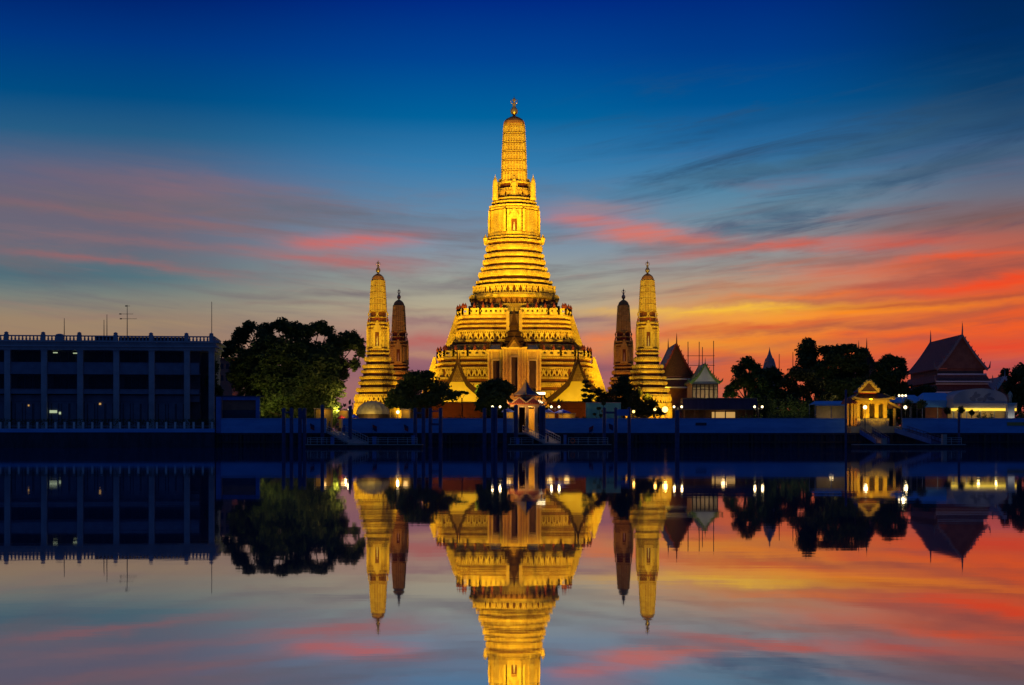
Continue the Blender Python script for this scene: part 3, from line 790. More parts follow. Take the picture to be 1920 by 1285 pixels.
# red finials standing along the parapets
fm = MB(); fm.lathe([(.32, 0), (.38, .1), (.25, .22), (.40, .4), (.34, .7), (.16, 1.05), (.02, 1.4)], 0, 0, 8)
fin0 = None
for (pw, ytop, par, n) in ((108.5, 578, pa3, 13), (146, 657, pa2, 16)):
    wv = W2(pw) - .25; z = ZT(ytop, pw) - .02
    spots_ = []
    for j in range(n + 1):
        f = -1 + 2 * j / n
        if abs(f) < .12: continue
        off = 1.0 if abs(f) <= .6 else (.955 if abs(f) <= .78 else .90)
        ff = max(-.88, min(.88, f))
        spots_.append((ff * wv, -off * wv))
    for j in (1, 2, 3, 4):
        for sx in (-1, 1): spots_.append((sx * wv * (.9 if j == 1 else .955 if j < 3 else 1), -wv * (.86 - .18 * (j - 1))))
    for (a, b) in spots_:
        if fin0 is None:
            fo = fm.build('parapet_finial', M['finial_red'], None); fin0 = fo
        else:
            fo = fin0.copy(); C.objects.link(fo)
        fo.parent = par; fo.location = (a, b, z - G)
# stairs: front, back and the two flanks seen in profile
def stair(zlo, zhi, w_out, w_in, half, name='stair'):
    for k in range(4):
        ca, sa = [(0, -1), (1, 0), (0, 1), (-1, 0)][k]
        st_, fl = MB(), MB()
        n = 22
        def P(o, a, z): return (CX + ca * o - sa * a, D + sa * o + ca * a, z)
        for j in range(n):
            oa = w_out + (w_in - w_out) * j / n; zb = zlo + (zhi - zlo) * (j + 1) / n
            st_.hexa([P(w_in - .5, -half, zlo), P(oa, -half, zlo), P(oa, half, zlo), P(w_in - .5, half, zlo), P(w_in - .5, -half, zb), P(oa, -half, zb), P(oa, half, zb), P(w_in - .5, half, zb)])
        for s_ in (-1, 1):
            a0, a1 = sorted((s_ * half, s_ * (half + .75)))
            fl.hexa([P(w_in - .5, a0, zlo), P(w_out + .35, a0, zlo), P(w_out + .35, a1, zlo), P(w_in - .5, a1, zlo), P(w_in - .3, a0, zhi + .9), P(w_in + .2, a0, zhi + .9), P(w_in + .2, a1, zhi + .9), P(w_in - .3, a1, zhi + .9)])
        so = st_.build(name, M['stair'] if k else M['tile_brown'], cp); fl.build('stair_wall', M['gold_plain'] if k else M['stair'], so)  # front flight browner: the shrine's shadow is put into its colour
stair(ZT(655, 120), ZT(590, 108), 130 * s0, 108 * s0, 1.15)
stair(G, ZT(669, 146), 196 * s0, 149 * s0, 1.3)
# statues of birds at the terrace corners
for sx in (-1, 1):
    mb = MB(); bx_ = CX + sx * (W2(128)); by_ = D - W2(108) * .5; z = ZT(669, 140)
    mb.lathe([(.55, z), (.5, z + .8), (.6, z + 1.6), (.3, z + 2.3), (.35, z + 2.7), (.05, z + 3.4)], bx_, by_, 8)
    mb.bar((bx_, by_, z + 1.6), (bx_ + sx * 1.0, by_, z + 2.9), .35, .2)
    mb.build('corner_statue', M['cap'], cp)

# ---- four corner towers: one built, three copied
DS = 339.0; ss = S(DS); SX = X(709, DS)
ct = thing('corner_tower', (SX, DS, G), 'bright golden slender tower left of the big tower, beside the large tree', 'temple tower', 'slender corner towers around the great tower')
def PS(lst): return [(p * ss, Z(y, DS)) for p, y in lst]
mb = MB(); trident(mb, SX, DS, Z(514, DS), Z(488, DS), 3.9 * ss); mb.build('finial', M['finial_metal'], ct, smooth=True)
mb = MB(); loft_prof(mb, PS([(12, 528), (11.3, 523), (9.5, 519), (6.5, 516), (2, 513)]), SX, DS, PLAN_S); mb.build('dome_cap', M['cap'], ct)
score = [(12.2, 527), (13.0, 541), (13.8, 552), (14.3, 563), (14.7, 573), (15.2, 584)]
mb = MB(); loft_prof(mb, PS(list(reversed(score))), SX, DS, PLAN_S); ssp = mb.build('spire', M['gold_deep'], ct)
def scw(z):
    y = HOR - (z - CAMZ) / ss
    for (p0, y0), (p1, y1) in zip(score[:-1], score[1:]):
        if y <= y1: return (p0 + (p1 - p0) * (y - y0) / (y1 - y0)) * ss
    return score[-1][0] * ss
slines = [527, 538, 549.5, 561, 572, 583.5]
mb = MB(); spire_detail(mb, [(Z(a + .8, DS), Z(b - 1.2, DS)) for a, b in zip(slines[:-1], slines[1:])], scw, SX, DS, 6, .19, .13); mb.build('pilaster', M['gold_plain'], ssp)
mb = MB()
for y in slines:
    wv = scw(Z(y, DS)) + .13
    loft_prof(mb, [(wv - .08, Z(y + 1.1, DS)), (wv, Z(y + .5, DS)), (wv, Z(y - .5, DS)), (wv - .08, Z(y - 1.0, DS))], SX, DS, PLAN_S)
mb.build('ring_band', M['gold_plain'], ssp)
mb = MB()
for y in slines[1:]:
    wv = scw(Z(y, DS)) + .09
    loft_prof(mb, [(wv, Z(y + 2.0, DS)), (wv, Z(y + 1.12, DS))], SX, DS, PLAN_S)
mb.build('storey_line', M['shade_trim'], ssp)
pts, mis = bands([('b', 17, 583.5, 586.5), ('r', 15.8, 586.5, 595), ('b', 17.6, 595, 597), ('r', 16.4, 597, 604), ('b', 19.3, 604, 609), ('r', 18.6, 609, 611), ('b', 20.5, 611, 616), ('r', 19.3, 616, 618)])
pts += [(19.6, 618), (20.0, 650), (20.6, 652)]; mis += [0, 0, 0]
p2, m2 = bands([('r', 20.2, 652, 654), ('b', 22, 654, 658.5), ('r', 21, 658.5, 660.5), ('b', 22.8, 660.5, 666), ('r', 21.2, 666, 669.5), ('b', 25.3, 669.5, 680), ('r', 22.8, 680, 684), ('b', 29, 684, 692.5), ('r', 28, 692.5, 694),
                ('b', 31.2, 694, 701.5), ('r', 28.5, 701.5, 705.5), ('b', 34.2, 705.5, 713), ('r', 32.8, 713, 715), ('b', 36, 715, 723.5), ('r', 33, 723.5, 727.5), ('b', 40, 727.5, 737), ('r', 37, 737, 740),
                ('b', 42.5, 740, 743), ('r', 39, 743, 756), ('b', 44.5, 756, 762), ('b', 45, 762, 793)])
mb = MB(); loft_prof(mb, list(reversed(PS(pts + p2))), SX, DS, PLAN_T, list(reversed(mis + m2))[1:]); tmb = mb
mb = tmb
for y0, y1, pw in ((669.5, 680, 25.4), (684, 692.5, 29.1), (694, 701.5, 31.3), (705.5, 713, 34.3), (715, 723.5, 36.1), (727.5, 737, 40.1)):
    r = plan(pw * ss, PLAN_T)
    for j in range(len(r)):
        a = Vector((r[j][0] + SX, r[j][1] + DS)); b = Vector((r[(j + 1) % len(r)][0] + SX, r[(j + 1) % len(r)][1] + DS)); L = (b - a).length
        n = int(L / .55); nn = Vector(((b - a).y, -(b - a).x)).normalized() * .08; hh = (y1 - y0) * ss
        for q in range(n): mb.wedge(a + nn, b + nn, .12, Z(y1, DS) + hh * .38, Z(y1, DS) + hh * .66, (q + .28) / n, (q + .72) / n)
sb = tmb.build('tower_body', [M['gold'], M['shade_trim']], ct)
for side_ in range(4): mb = MB(); frieze(mb, 16.2 * ss, Z(595, DS), 8.5 * ss, SX, DS, PLAN_T, 6 * ss, side=side_); mb.build('upper_figures', M['gold_plain'], sb)
for side_ in range(4): mb = MB(); frieze(mb, 16.6 * ss, Z(604, DS), 7 * ss, SX, DS, PLAN_T, 5 * ss, side=side_); mb.build('red_figures', M['barge_red'], sb)
for side_ in range(4): mb = MB(); frieze(mb, 39.5 * ss, Z(756, DS), 13 * ss, SX, DS, PLAN_T, 8 * ss, side=side_); mb.build('guardian_row', M['gold_plain'], sb)
niche(ct, SX, DS, 19.8 * ss, Z(648, DS), Z(624, DS), 3.6 * ss, ss, 1.5 * ss, M['gold_plain'])
for (loc, lab) in (((X(1214, DS), DS, G), 'bright golden slender tower right of the big tower, beside the dark gabled hall'),
                   ((X(748, 400), 400, G), 'dim brown slender tower behind the bright tower on the left'),
                   ((X(1169, 400), 400, G), 'dim brown slender tower behind the bright tower on the right')):
    c = copy_tree(ct); c.location = loc; c['label'] = lab

# ------------------------------------------------------------------ porch shrine in front of the great tower
dm = 334.0; sm_ = S(dm)
def XM(px): return X(px, dm)
def ZM(py): return Z(py, dm)
sh = thing('porch_shrine', (XM(964), dm + 4, G), 'orange lit stone shrine with three dark doorways at the foot of the great tower', 'shrine')
mb = MB()
for y0, y1, e in ((795, 755, 7), (755, 748, 4.5), (748, 743, 3), (743, 738, 1.5)):
    mb.box(XM(912 - e), XM(1016 + e), dm - .12 * e - .3, dm + 14, ZM(y0), ZM(y1) + (.002 if y1 < 790 else 0))
mb.build('plinth', M['shrine'], sh)
mb = MB()
def wall_with_door(m, px0, px1, dx0, dx1, yb, yt, dyt, y0, y1):
    m.box(XM(px0), XM(dx0), y0, y1, ZM(yb), ZM(yt)); m.box(XM(dx1), XM(px1), y0, y1, ZM(yb), ZM(yt)); m.box(XM(dx0), XM(dx1), y0, y1, ZM(dyt), ZM(yt))
wall_with_door(mb, 914, 942, 924.5, 936.5, 738, 659, 676, dm + .8, dm + 2)
wall_with_door(mb, 986, 1015, 992.5, 1005, 738, 659, 676, dm + .8, dm + 2)
wall_with_door(mb, 942, 986, 959, 970, 738, 655, 670, dm - .6, dm + 2)
mb.box(XM(914), XM(1015), dm + 2, dm + 13, ZM(738), ZM(656))
sw = mb.build('wall', M['shrine'], sh)
mb = MB()
for (a, b) in ((914, 917), (921, 923), (938, 940.5), (988, 990.5), (1007, 1009), (1012, 1015)):
    mb.box(XM(a), XM(b), dm + .55, dm + .798, ZM(738), ZM(659))
for (a, b) in ((942.5, 945), (948, 950), (955, 957.5), (971.5, 974), (979, 981), (983, 985.5)):
    mb.box(XM(a), XM(b), dm - .85, dm - .602, ZM(738), ZM(656))
for (a, b, yy, y0) in ((912.5, 941.8, 659, .5), (986.2, 1016.5, 659, .5), (940.5, 987.5, 655, -.95)):
    mb.box(XM(a), XM(b), dm + y0, dm + 13.2, ZM(yy), ZM(yy - 2.2)); mb.box(XM(a) - .12, XM(b) + .12, dm + y0 - .15, dm + 13.3, ZM(yy - 2.2), ZM(yy - 3.6))
mb.build('pilaster', M['gold_plain'], sw)
for (a, b, yt, y0) in ((924.5, 936.5, 676, 1.5), (992.5, 1005, 676, 1.5), (959, 970, 670, .4)):
    mb = MB(); mb.box(XM(a), XM(b), dm + y0, dm + y0 + .15, ZM(738), ZM(yt)); d_ = mb.build('door', M['wood'], sh)
    mb = MB(); f0 = .8 if y0 > 1 else -.6
    mb.box(XM(a) - .25, XM(a), dm + f0 - .2, dm + f0 + .3, ZM(738), ZM(yt)); mb.box(XM(b), XM(b) + .25, dm + f0 - .2, dm + f0 + .3, ZM(738), ZM(yt)); mb.box(XM(a) - .35, XM(b) + .35, dm + f0 - .25, dm + f0 + .3, ZM(yt), ZM(yt - 2.5))
    mb.build('door_frame', M['cream'], d_)
for (a, b) in ((919, 941), (987, 1009)):
    mb = MB(); xa, xb = XM(a), XM(b)
    mb.hexa([(xa - .2, dm + .4, ZM(655.4)), (xb + .2, dm + .4, ZM(655.4)), (xb + .2, dm + 8, ZM(655.4)), (xa - .2, dm + 8, ZM(655.4)), (xa + .3, dm + 2.2, ZM(646)), (xb - .3, dm + 2.2, ZM(646)), (xb - .3, dm + 6, ZM(646)), (xa + .3, dm + 6, ZM(646))])
    mb.build('wing_roof', M['tile_blue'], sh)
for px in (914.5, 1014.5, 941, 987):
    mb = MB(); mb.lathe([(.5, ZM(656)), (.55, ZM(653)), (.3, ZM(651)), (.4, ZM(648)), (.15, ZM(643)), (.02, ZM(638))], XM(px), dm + 1.2, 8); mb.build('corner_finial', M['dark_barge'], sh)
mb = MB()
prof = [(19, 651.5), (19, 649.5), (15, 648), (15, 645), (16.5, 644.5), (16.5, 643), (11.5, 641), (11.5, 637.5), (13, 637), (13, 635.5), (8.5, 633), (8.5, 629), (9.8, 628.5), (9.8, 627), (6, 624), (5.5, 619), (6.6, 618.5), (6.4, 617), (3.8, 612), (2.6, 605), (1.4, 597), (.2, 588)]
loft_prof(mb, [(p * sm_ * 1.5, ZM(y - (652 - y) * .25)) for p, y in prof], XM(964), dm + 4.5, PLAN_T); mb.build('spire_roof', M['dark_barge'], sh)
mb = MB(); mb.prism([(XM(953), ZM(652)), (XM(975), ZM(652)), (XM(964), ZM(636))], dm - .9, dm + 2.5); pd = mb.build('pediment', M['pediment'], sh)
mb = MB()
for s_ in (-1, 1):
    mb.bar((XM(964 + s_ * 12.5), dm - 1.05, ZM(652)), (XM(964), dm - 1.05, ZM(634)), .3, .5)
    mb.tube([(XM(964 + s_ * 12), dm - 1.05, ZM(652)), (XM(964 + s_ * 14.5), dm - 1.05, ZM(650)), (XM(964 + s_ * 15), dm - 1.05, ZM(646))], [.25, .2, .03], 6)
mb.tube([(XM(964), dm - 1.05, ZM(635)), (XM(964), dm - 1.1, ZM(628))], [.25, .03], 6)
mb.build('bargeboard', M['dark_barge'], pd)


# ------------------------------------------------------------------ gabled temple halls
def chofa(m, x, y, z, h, lean=0.0):
    m.tube([(x, y, z - .2), (x + lean * .2, y - .25 * h * .2, z + h * .3), (x + lean, y - .05 * h, z + h * .65), (x + lean * .5, y + .02, z + h)], [h * .07, h * .055, h * .035, .015], 6)


def hall(label, pxa, pya, d, L, hw, pye, base, roof_m, wall_m, barge_m, ped_m, name='temple_hall', cat='temple hall', ch=2.6, wall_in=.82, concave=.12, ped_y=None, plinth=None, kink=None, board=.75, skirts=(), group=None, windows=0, back_chofa=True):
    x0 = X(pxa, d); zr = Z(pya, d); ze = Z(pye, d); hwm = hw * S(d)
    r = thing(name, (x0, d + L / 2, base), label, cat, group)
    H = zr - ze
    def drop(u):
        if kink:
            ku, kd = kink
            return kd * u / ku + .03 * math.sin(math.pi * u / ku) if u < ku else kd + (1 - kd) * ((u - ku) / (1 - ku)) + .02 * math.sin(math.pi * (u - ku) / (1 - ku))
        return u + concave * math.sin(math.pi * u)
    def prof(k, dz=0.0):
        return [(x0 + k * hwm * u, zr - H * drop(u) + dz) for u in ([0, .14, .28, .40, .52, .64, .76, .88, 1] if kink else [j / 8 for j in range(9)])]
    th = .28
    roof = MB()
    for k in (-1, 1):
        a = prof(k); b = [(x, z - th) for x, z in a]
        roof.prism(a + list(reversed(b)), d + .25, d + L)
    ro = roof.build('roof', roof_m, r)
    bg_ = MB(); bk_ = MB()
    for k in (-1, 1):
        a = prof(k, .18); b = [(x, z - board) for x, z in a]
        bg_.prism(a + list(reversed(b)), d - .12, d + .248)
        bk_.prism(a + list(reversed(b)), d + L + .002, d + L + .3)
        e = a[-1]
        bg_.tube([(e[0], d + .05, e[1] - .3), (e[0] + k * .5, d + .05, e[1] + .05), (e[0] + k * .75, d + .05, e[1] + ch * .5)], [.28, .22, .03], 6)
        for q in range(1, 8):     # leaf crests along the bargeboard
            bg_.bar((a[q][0], d + .06, a[q][1] - .05), (a[q][0] + k * .12, d + .06, a[q][1] + .42), .16, .16)
    bg_.build('bargeboard', barge_m, ro); bk_.build('bargeboard', barge_m, ro)
    cf = MB(); chofa(cf, x0, d + .05, zr, ch); 
    if back_chofa: chofa(cf, x0, d + L + .1, zr, ch)
    cf.build('ridge_finial', barge_m, ro)
    pz_ = Z(ped_y, d) if ped_y else ze
    # gable wall under the roof line
    gp = [(x, z - th - .01) for x, z in reversed(prof(-1)) if True] + [(x, z - th - .01) for x, z in prof(1)[1:]]
    gp = [(x, z) for x, z in gp if z > pz_]
    wdt = wall_in * hwm
    zz = pz_
    def xat(z):     # half width of the roof underside at height z
        for j in range(800):
            u = j / 800
            if zr - th - H * drop(u) <= z: return hwm * u
        return hwm
    pw_ = xat(zz)
    pdm = MB(); pdm.prism([(x0 - pw_, zz)] + gp + [(x0 + pw_, zz)], d + .55, d + .8); pdm.build('pediment', ped_m, r)
    wl = MB()
    ww = min(wdt, pw_ * 1.0) if ped_y is None else wdt
    poly = [(x0 - ww, base)]
    zcut = min(zz, 1e9)
    n_ = 8
    for q in range(n_ + 1):     # wall follows the roof underside down to the eaves
        z = zcut - (zcut - ze) * (1 - q / n_)
        poly.append((x0 - min(ww, xat(z) - .05), z - .01))
    poly += [(2 * x0 - x, z) for x, z in reversed(poly)]
    wl.prism(poly, d + .9, d + L - .8)
    wo_ = wl.build('wall', wall_m, r)
    if plinth:
        pl = MB(); pl.box(x0 - ww - .35, x0 + ww + .35, d + .5, d + L - .5, base - .002, Z(plinth, d)); pl.box(x0 - ww - .6, x0 + ww + .6, d + .3, d + L - .4, base - .002, Z(plinth, d) - 1.2)
        pl.box(x0 - ww - .5, x0 + ww + .5, d + .35, d + L - .4, Z(plinth, d), Z(plinth, d) + .18)
        pl.build('plinth', M['red_plinth'], r)
    for (ys0, ys1, hw0, hw1) in skirts:
        sk = MB(); za, zb = Z(ys0, d), Z(ys1, d); a, b = hw0 * S(d), hw1 * S(d)
        sk.hexa([(x0 - b, d - (b - a) - .6, zb), (x0 + b, d - (b - a) - .6, zb), (x0 + b, d + L + (b - a), zb), (x0 - b, d + L + (b - a), zb),
                 (x0 - a, d + .3, za), (x0 + a, d + .3, za), (x0 + a, d + L, za), (x0 - a, d + L, za)])
        so = sk.build('skirt_roof', roof_m, r)
        eg = MB(); eg.box(x0 - b - .1, x0 + b + .1, d - (b - a) - .75, d - (b - a) - .602, zb - .05, zb + .25); eg.box(x0 - a, x0 + a, d + .05, d + .298, za - .05, za + .3); eg.build('eave_edge', M['pale_edge'], so)
        for k in (-1, 1):
            c2 = MB(); c2.tube([(x0 + k * b, d - (b - a) - .5, zb), (x0 + k * (b + .4), d - (b - a) - .5, zb + .6), (x0 + k * (b + .3), d - (b - a) - .5, zb + ch * .55)], [.25, .2, .02], 6); c2.build('corner_finial', barge_m, so)
    return r, x0, zr, ze, ww, wo_


hl = hall('yellow gabled hall with dark roof in front of the great tower, left one', 857.5, 673, 312, 14, 57, 746, G, M['tile_brown'], M['yellow_wall'], M['dark_barge'], M['pediment'], ch=2.6, ped_y=716, plinth=757, kink=(.28, .54), board=1.45, group='yellow halls before the great tower')
hr = hall('yellow gabled hall with dark roof in front of the great tower, beside the teal hoarding', 1084, 671, 312, 14, 58, 748, G, M['tile_brown'], M['yellow_wall'], M['dark_barge'], M['pediment'], ch=2.6, ped_y=715, plinth=756, kink=(.28, .54), board=1.45, group='yellow halls before the great tower')
# the low red terrace wall that runs behind the trees
mb = MB(); mb.box(X(775, 318), X(1152, 318), 318, 318.6, G, Z(766, 318)); mb.box(X(773, 318), X(1154, 318), 317.8, 318.8, Z(766, 318), Z(764, 318))
mb.solo('terrace_wall', M['red_plinth'], 'low red brown terrace wall between the two yellow halls', 'wall')
# far right hall
hall('large dark hall with plum tiled roof and tall horn finials at the right', 1804.3, 627, 330, 25, 47, 691, G, M['tile_purple'], M['brown_wall'], M['barge_grey'], M['brown_wall'], ch=2.9, concave=.05, wall_in=.9,
     skirts=((703, 717, 46, 51), (721, 737, 49, 57)), group='dark gabled temple halls')
# ubosot behind the right tower
hall('dark hall with red bargeboards and horn finials behind the right bright tower', 1268.7, 643, 352, 19, 34, 706, G, M['tile_brown'], M['brown_wall'], M['barge_red'], M['tile_brown'], ch=2.4, concave=.06, wall_in=.9,
     skirts=((712, 728, 32, 40),), group='dark gabled temple halls')
# small lit hall with green roof
h3 = hall('small lit white gabled hall with curved green roof', 1322.3, 681, 325, 11, 27.5, 716, G, M['tile_green'], M['cream'], M['tile_green'], M['white_wall'], ch=1.3, concave=.16, wall_in=.92, ped_y=720, group=None)
mb = MB(); d = 325
for px in (1299, 1306.5, 1314, 1322, 1330, 1338, 1346):
    mb.box(X(px, d) - .11, X(px, d) + .11, d + .3, d + .52, G, Z(720, d))
mb.box(X(1298, d), X(1347, d), d + .25, d + .56, Z(721.5, d), Z(719.5, d)); mb.box(X(1298, d), X(1347, d), d + .25, d + .5, Z(731, d), Z(730, d))
mb.build('column', M['wood'], h3[0])
spot((X(1322, 319), 319.5, 4), (X(1322, 325), 326, 12.5), 1500, (1.0, .82, .58), 120)
spot((X(1322, 322), 323.2, 4), (X(1322, 325), 326, 6), 460, (1.0, .62, .2), 130)
# distant roofs over the trees
hall('distant hall roof with one horn finial above the tall trees at the right', 1625, 652, 392, 9, 22, 690, G, M['tile_purple'], M['brown_wall'], M['barge'], M['tile_brown'], ch=2.6, concave=.05, name='distant_hall')
hall('small hall with orange tiled roof right of the large plum roofed hall', 1884, 706, 345, 14, 22, 736, G, M['tile_orange'], M['salmon'], M['pale_edge'], M['tile_orange'], ch=1.6, concave=.05)
# chedi
d = 385
mb = MB(); mb.lathe([(2.6, G), (2.6, Z(700, d)), (1.9, Z(698, d)), (1.75, Z(690, d)), (1.45, Z(681, d)), (1.1, Z(673, d)), (.75, Z(671, d)), (.7, Z(669, d)), (.4, Z(664, d)), (.15, Z(657, d)), (.02, Z(651, d))], X(1443, d), d, 14)
mb.solo('spired_stupa', M['stupa'], 'pale pointed stupa rising behind the dark trees on the right', 'stupa', smooth=False)

# scaffolding
d = 372
sc_ = thing('scaffold', (X(1315, d), d, G), 'thin pole scaffold standing behind the green roofed hall', 'scaffold')
for px, yt in ((1290, 641), (1292.8, 650), (1311, 641), (1317, 651), (1338.5, 639)):
    mb = MB(); mb.tube([(X(px, d), d + (px % 3), G), (X(px, d), d + (px % 3), Z(yt, d))], .09, 6); mb.build('pole', M['antenna'], sc_)
mb = MB()
for yy in (667, 685, 705): mb.bar((X(1288, d), d + 1, Z(yy, d)), (X(1341, d), d + 1, Z(yy, d)), .12)
mb.build('ledger', M['antenna'], sc_)
for px, yt, lab in ((1461, 664, 'thin bare pole right of the pale stupa'), (1486.7, 660, 'thin bare pole at the left edge of the tallest dark trees')):
    mb = MB(); mb.tube([(X(px, 360), 360, G), (X(px, 360), 360, Z(yt, 360))], [.22, .07], 6); mb.solo('flag_pole', M['antenna'], lab, 'pole')

# ------------------------------------------------------------------ the grey building on the left
BROT = math.radians(5.5)
bd = thing('grey_building', (X(0, 276), 276, G), 'dark three storey grey building with columns and a roof balustrade at the left', 'building', rz=BROT)
sB = S(276)
def bx_(px): return px * sB * 1.012
def bz(py): return Z(py, 278) - G
Lb, Rb, DEP = bx_(-130), bx_(393), 12.0
cols = [-118, -52.4, 12.8, 79.2, 144.8, 210.8, 275.6, 340.6, 386]
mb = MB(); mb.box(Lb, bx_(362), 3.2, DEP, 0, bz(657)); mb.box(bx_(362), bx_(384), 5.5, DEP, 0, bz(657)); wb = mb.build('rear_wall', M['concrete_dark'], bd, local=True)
mb = MB()
for k, px in enumerate(cols):
    mb.box(bx_(px - 5.2), bx_(px + 5.2), 0, .9, 0, bz(657))
mb2 = MB()
for k in range(len(cols)):
    m = MB(); m.box(bx_(cols[k] - 5.2), bx_(cols[k] + 5.2), 0, .9, 0, bz(657)); m.box(bx_(cols[k] - 6), bx_(cols[k] + 6), -.1, 1.0, bz(659), bz(657.2)); m.build('column', M['concrete'], bd, local=True)
mb = MB(); mb.box(bx_(381), bx_(391), 10.5, 11.4, 0, bz(657)); mb.build('column', M['concrete'], bd, local=True)
mb = MB(); mb.box(Lb, Rb, -.25, DEP, bz(657), bz(651)); mb.box(Lb, Rb + .5, -.9, DEP + .5, bz(651), bz(648.5)); mb.box(Lb, Rb + .25, -.6, DEP + .3, bz(648.5), bz(642.5)); mb.box(Lb, Rb + .9, -1.2, DEP + .8, bz(642.5), bz(640.5))
cor = mb.build('cornice', M['concrete'], bd, local=True)
for (ya, yb) in ((702, 681), (739, 731)):
    mb = MB(); mb.box(Lb, bx_(363), .35, .6, bz(ya), bz(yb)); mb.box(Lb, bx_(363), .3, 3.2, bz(ya), bz(ya) + .25); mb.box(Lb, bx_(363), .28, .68, bz(yb), bz(yb) + .12); mb.build('balcony_parapet', M['slate_panel'], bd, local=True)
mb = MB(); mb.box(Lb, bx_(362), 1.6, 1.9, bz(753), bz(741)); mb.build('frieze_panel', M['slate_panel'], bd, local=True)
mb = MB()
for a, b in zip(cols[:-2], cols[1:-1]):
    mb.box(bx_(a + 5), bx_(b - 5), 1.7, 1.9, 0, bz(753.2))
gw = mb.build('ground_floor_wall', M['slate_panel'], bd, local=True)
for a, b in zip(cols[:-2], cols[1:-1]):
    for f in (.22, .55, .82):
        m = MB(); xx = bx_(a + 5 + (b - a - 10) * f)
        m.box(xx - .55, xx + .55, 1.62, 1.698, 0, bz(757)); dd = m.build('door_panel', M['slate_panel'], bd, local=True)
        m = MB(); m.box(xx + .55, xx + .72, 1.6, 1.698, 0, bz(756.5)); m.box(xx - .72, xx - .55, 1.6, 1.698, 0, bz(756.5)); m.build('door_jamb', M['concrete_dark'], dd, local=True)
for a, b in zip(cols[:-2], cols[1:-1]):      # dim window bands behind the balconies
    for (ya, yb) in ((679, 660), (729, 706)):
        m = MB()
        for f in (.12, .37, .62): m.box(bx_(a + 5 + (b - a - 10) * f), bx_(a + 5 + (b - a - 10) * (f + .2)), 3.1, 3.198, bz(ya), bz(yb))
        m.build('window', M['sign_dark'], bd, local=True)
for (pa, pb, ya, yb, mm) in ((86.5, 100, 774.5, 769.5, 'window_lit'), (103.5, 107, 777, 772.5, 'window_lit'), (177, 180.5, 759, 755.5, 'stall_lit'), (93, 101, 662.2, 660.4, 'window_lit'), (129.5, 139, 663, 661.2, 'window_lit'), (47, 49.5, 762, 759, 'stall_lit')):
    m = MB(); m.box(bx_(pa), bx_(pb), 1.5 if ya > 740 else 1.45, 1.58, bz(ya), bz(yb)); m.build('lit_window' if ya > 740 else 'ceiling_lamp', M[mm], bd, local=True)
# roof balustrade
mb = MB(); mb.box(Lb, Rb, -.75, -.35, bz(632.2), bz(630)); mb.box(Lb, Rb, -.75, -.35, bz(640.5), bz(639)); mb.box(Rb - .4, Rb - .02, -.35, DEP, bz(632.2), bz(630)); mb.box(Rb - .4, Rb - .02, -.35, DEP, bz(640.5), bz(639))
ba = mb.build('roof_balustrade', M['concrete'], bd, local=True)
mb = MB(); x = Lb
while x < Rb - .2:
    mb.lathe([(.14, bz(639)), (.2, bz(637)), (.12, bz(634)), (.15, bz(632.2))], x, -.55, 6); x += .66
y = .2
while y < DEP:
    mb.lathe([(.14, bz(639)), (.2, bz(637)), (.12, bz(634)), (.15, bz(632.2))], Rb - .2, y, 6); y += .66
mb.build('baluster', M['concrete'], ba, local=True)
for px in (-118, -52.4, 12.8, 79.2, 144.8, 210.8, 275.6, 340.6, 386.5):
    m = MB(); xx = bx_(px); m.box(xx - .38, xx + .38, -.95, -.2, bz(640.5), bz(629)); m.lathe([(.42, bz(629)), (.42, bz(628)), (.3, bz(627.5)), (.42, bz(626)), (.36, bz(625)), (.08, bz(623.5))], xx, -.57, 10); m.build('balustrade_pier', M['concrete'], ba, local=True)
m = MB(); xx = bx_(109); m.box(xx - .75, xx + .75, -1.0, -.15, bz(640.5), bz(630)); m.lathe([(.75, bz(630)), (.7, bz(628.5)), (.4, bz(627.5)), (.1, bz(627))], xx, -.57, 10); m.build('balustrade_pier', M['concrete'], ba, local=True)
# solid stretches of the balustrade
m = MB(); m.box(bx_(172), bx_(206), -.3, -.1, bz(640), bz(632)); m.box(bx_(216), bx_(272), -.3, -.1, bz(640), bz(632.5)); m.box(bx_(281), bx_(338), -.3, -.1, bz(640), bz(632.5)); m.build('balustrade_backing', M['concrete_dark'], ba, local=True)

ROOFZ = Z(640, 278)
def antenna(px, yt, label, bars=(), d=281):
    r = MB(); xx = X(px, d)
    r.tube([(xx, d, ROOFZ - .3), (xx, d, Z(yt, d))], [.1, .05], 6)
    for (yy, a, b) in bars:
        r.bar((X(a, d), d, Z(yy, d)), (X(b, d), d, Z(yy, d)), .06)
        n = max(2, int((b - a) / 5))
        for j in range(n + 1): xq = X(a + (b - a) * j / n, d); r.bar((xq, d - .35, Z(yy, d)), (xq, d + .35, Z(yy, d)), .04)
        r.box(X(a, d) - .12, X(a, d) + .25, d - .1, d + .1, Z(yy, d) - .1, Z(yy, d) + .1)
    r.solo('roof_antenna', M['antenna'], label, 'antenna', 'antennas on the grey building')
antenna(120.5, 597, 'lone thin antenna on the left half of the grey roof')
antenna(195, 600, 'shorter antenna pole of the close pair on the grey roof')
antenna(200.5, 590, 'taller antenna pole of the close pair on the grey roof')
antenna(238.5, 572, 'branched television antenna with crossbars on the grey roof', ((574, 236, 243), (589, 225, 249), (598, 226, 256)))
mb = MB(); d = 284.5; mb.tube([(X(397, d), d, G), (X(397, d), d, Z(566, d))], [.12, .05], 6); mb.solo('lightning_rod', M['antenna'], 'tall thin rod beside the right end of the grey building', 'pole')

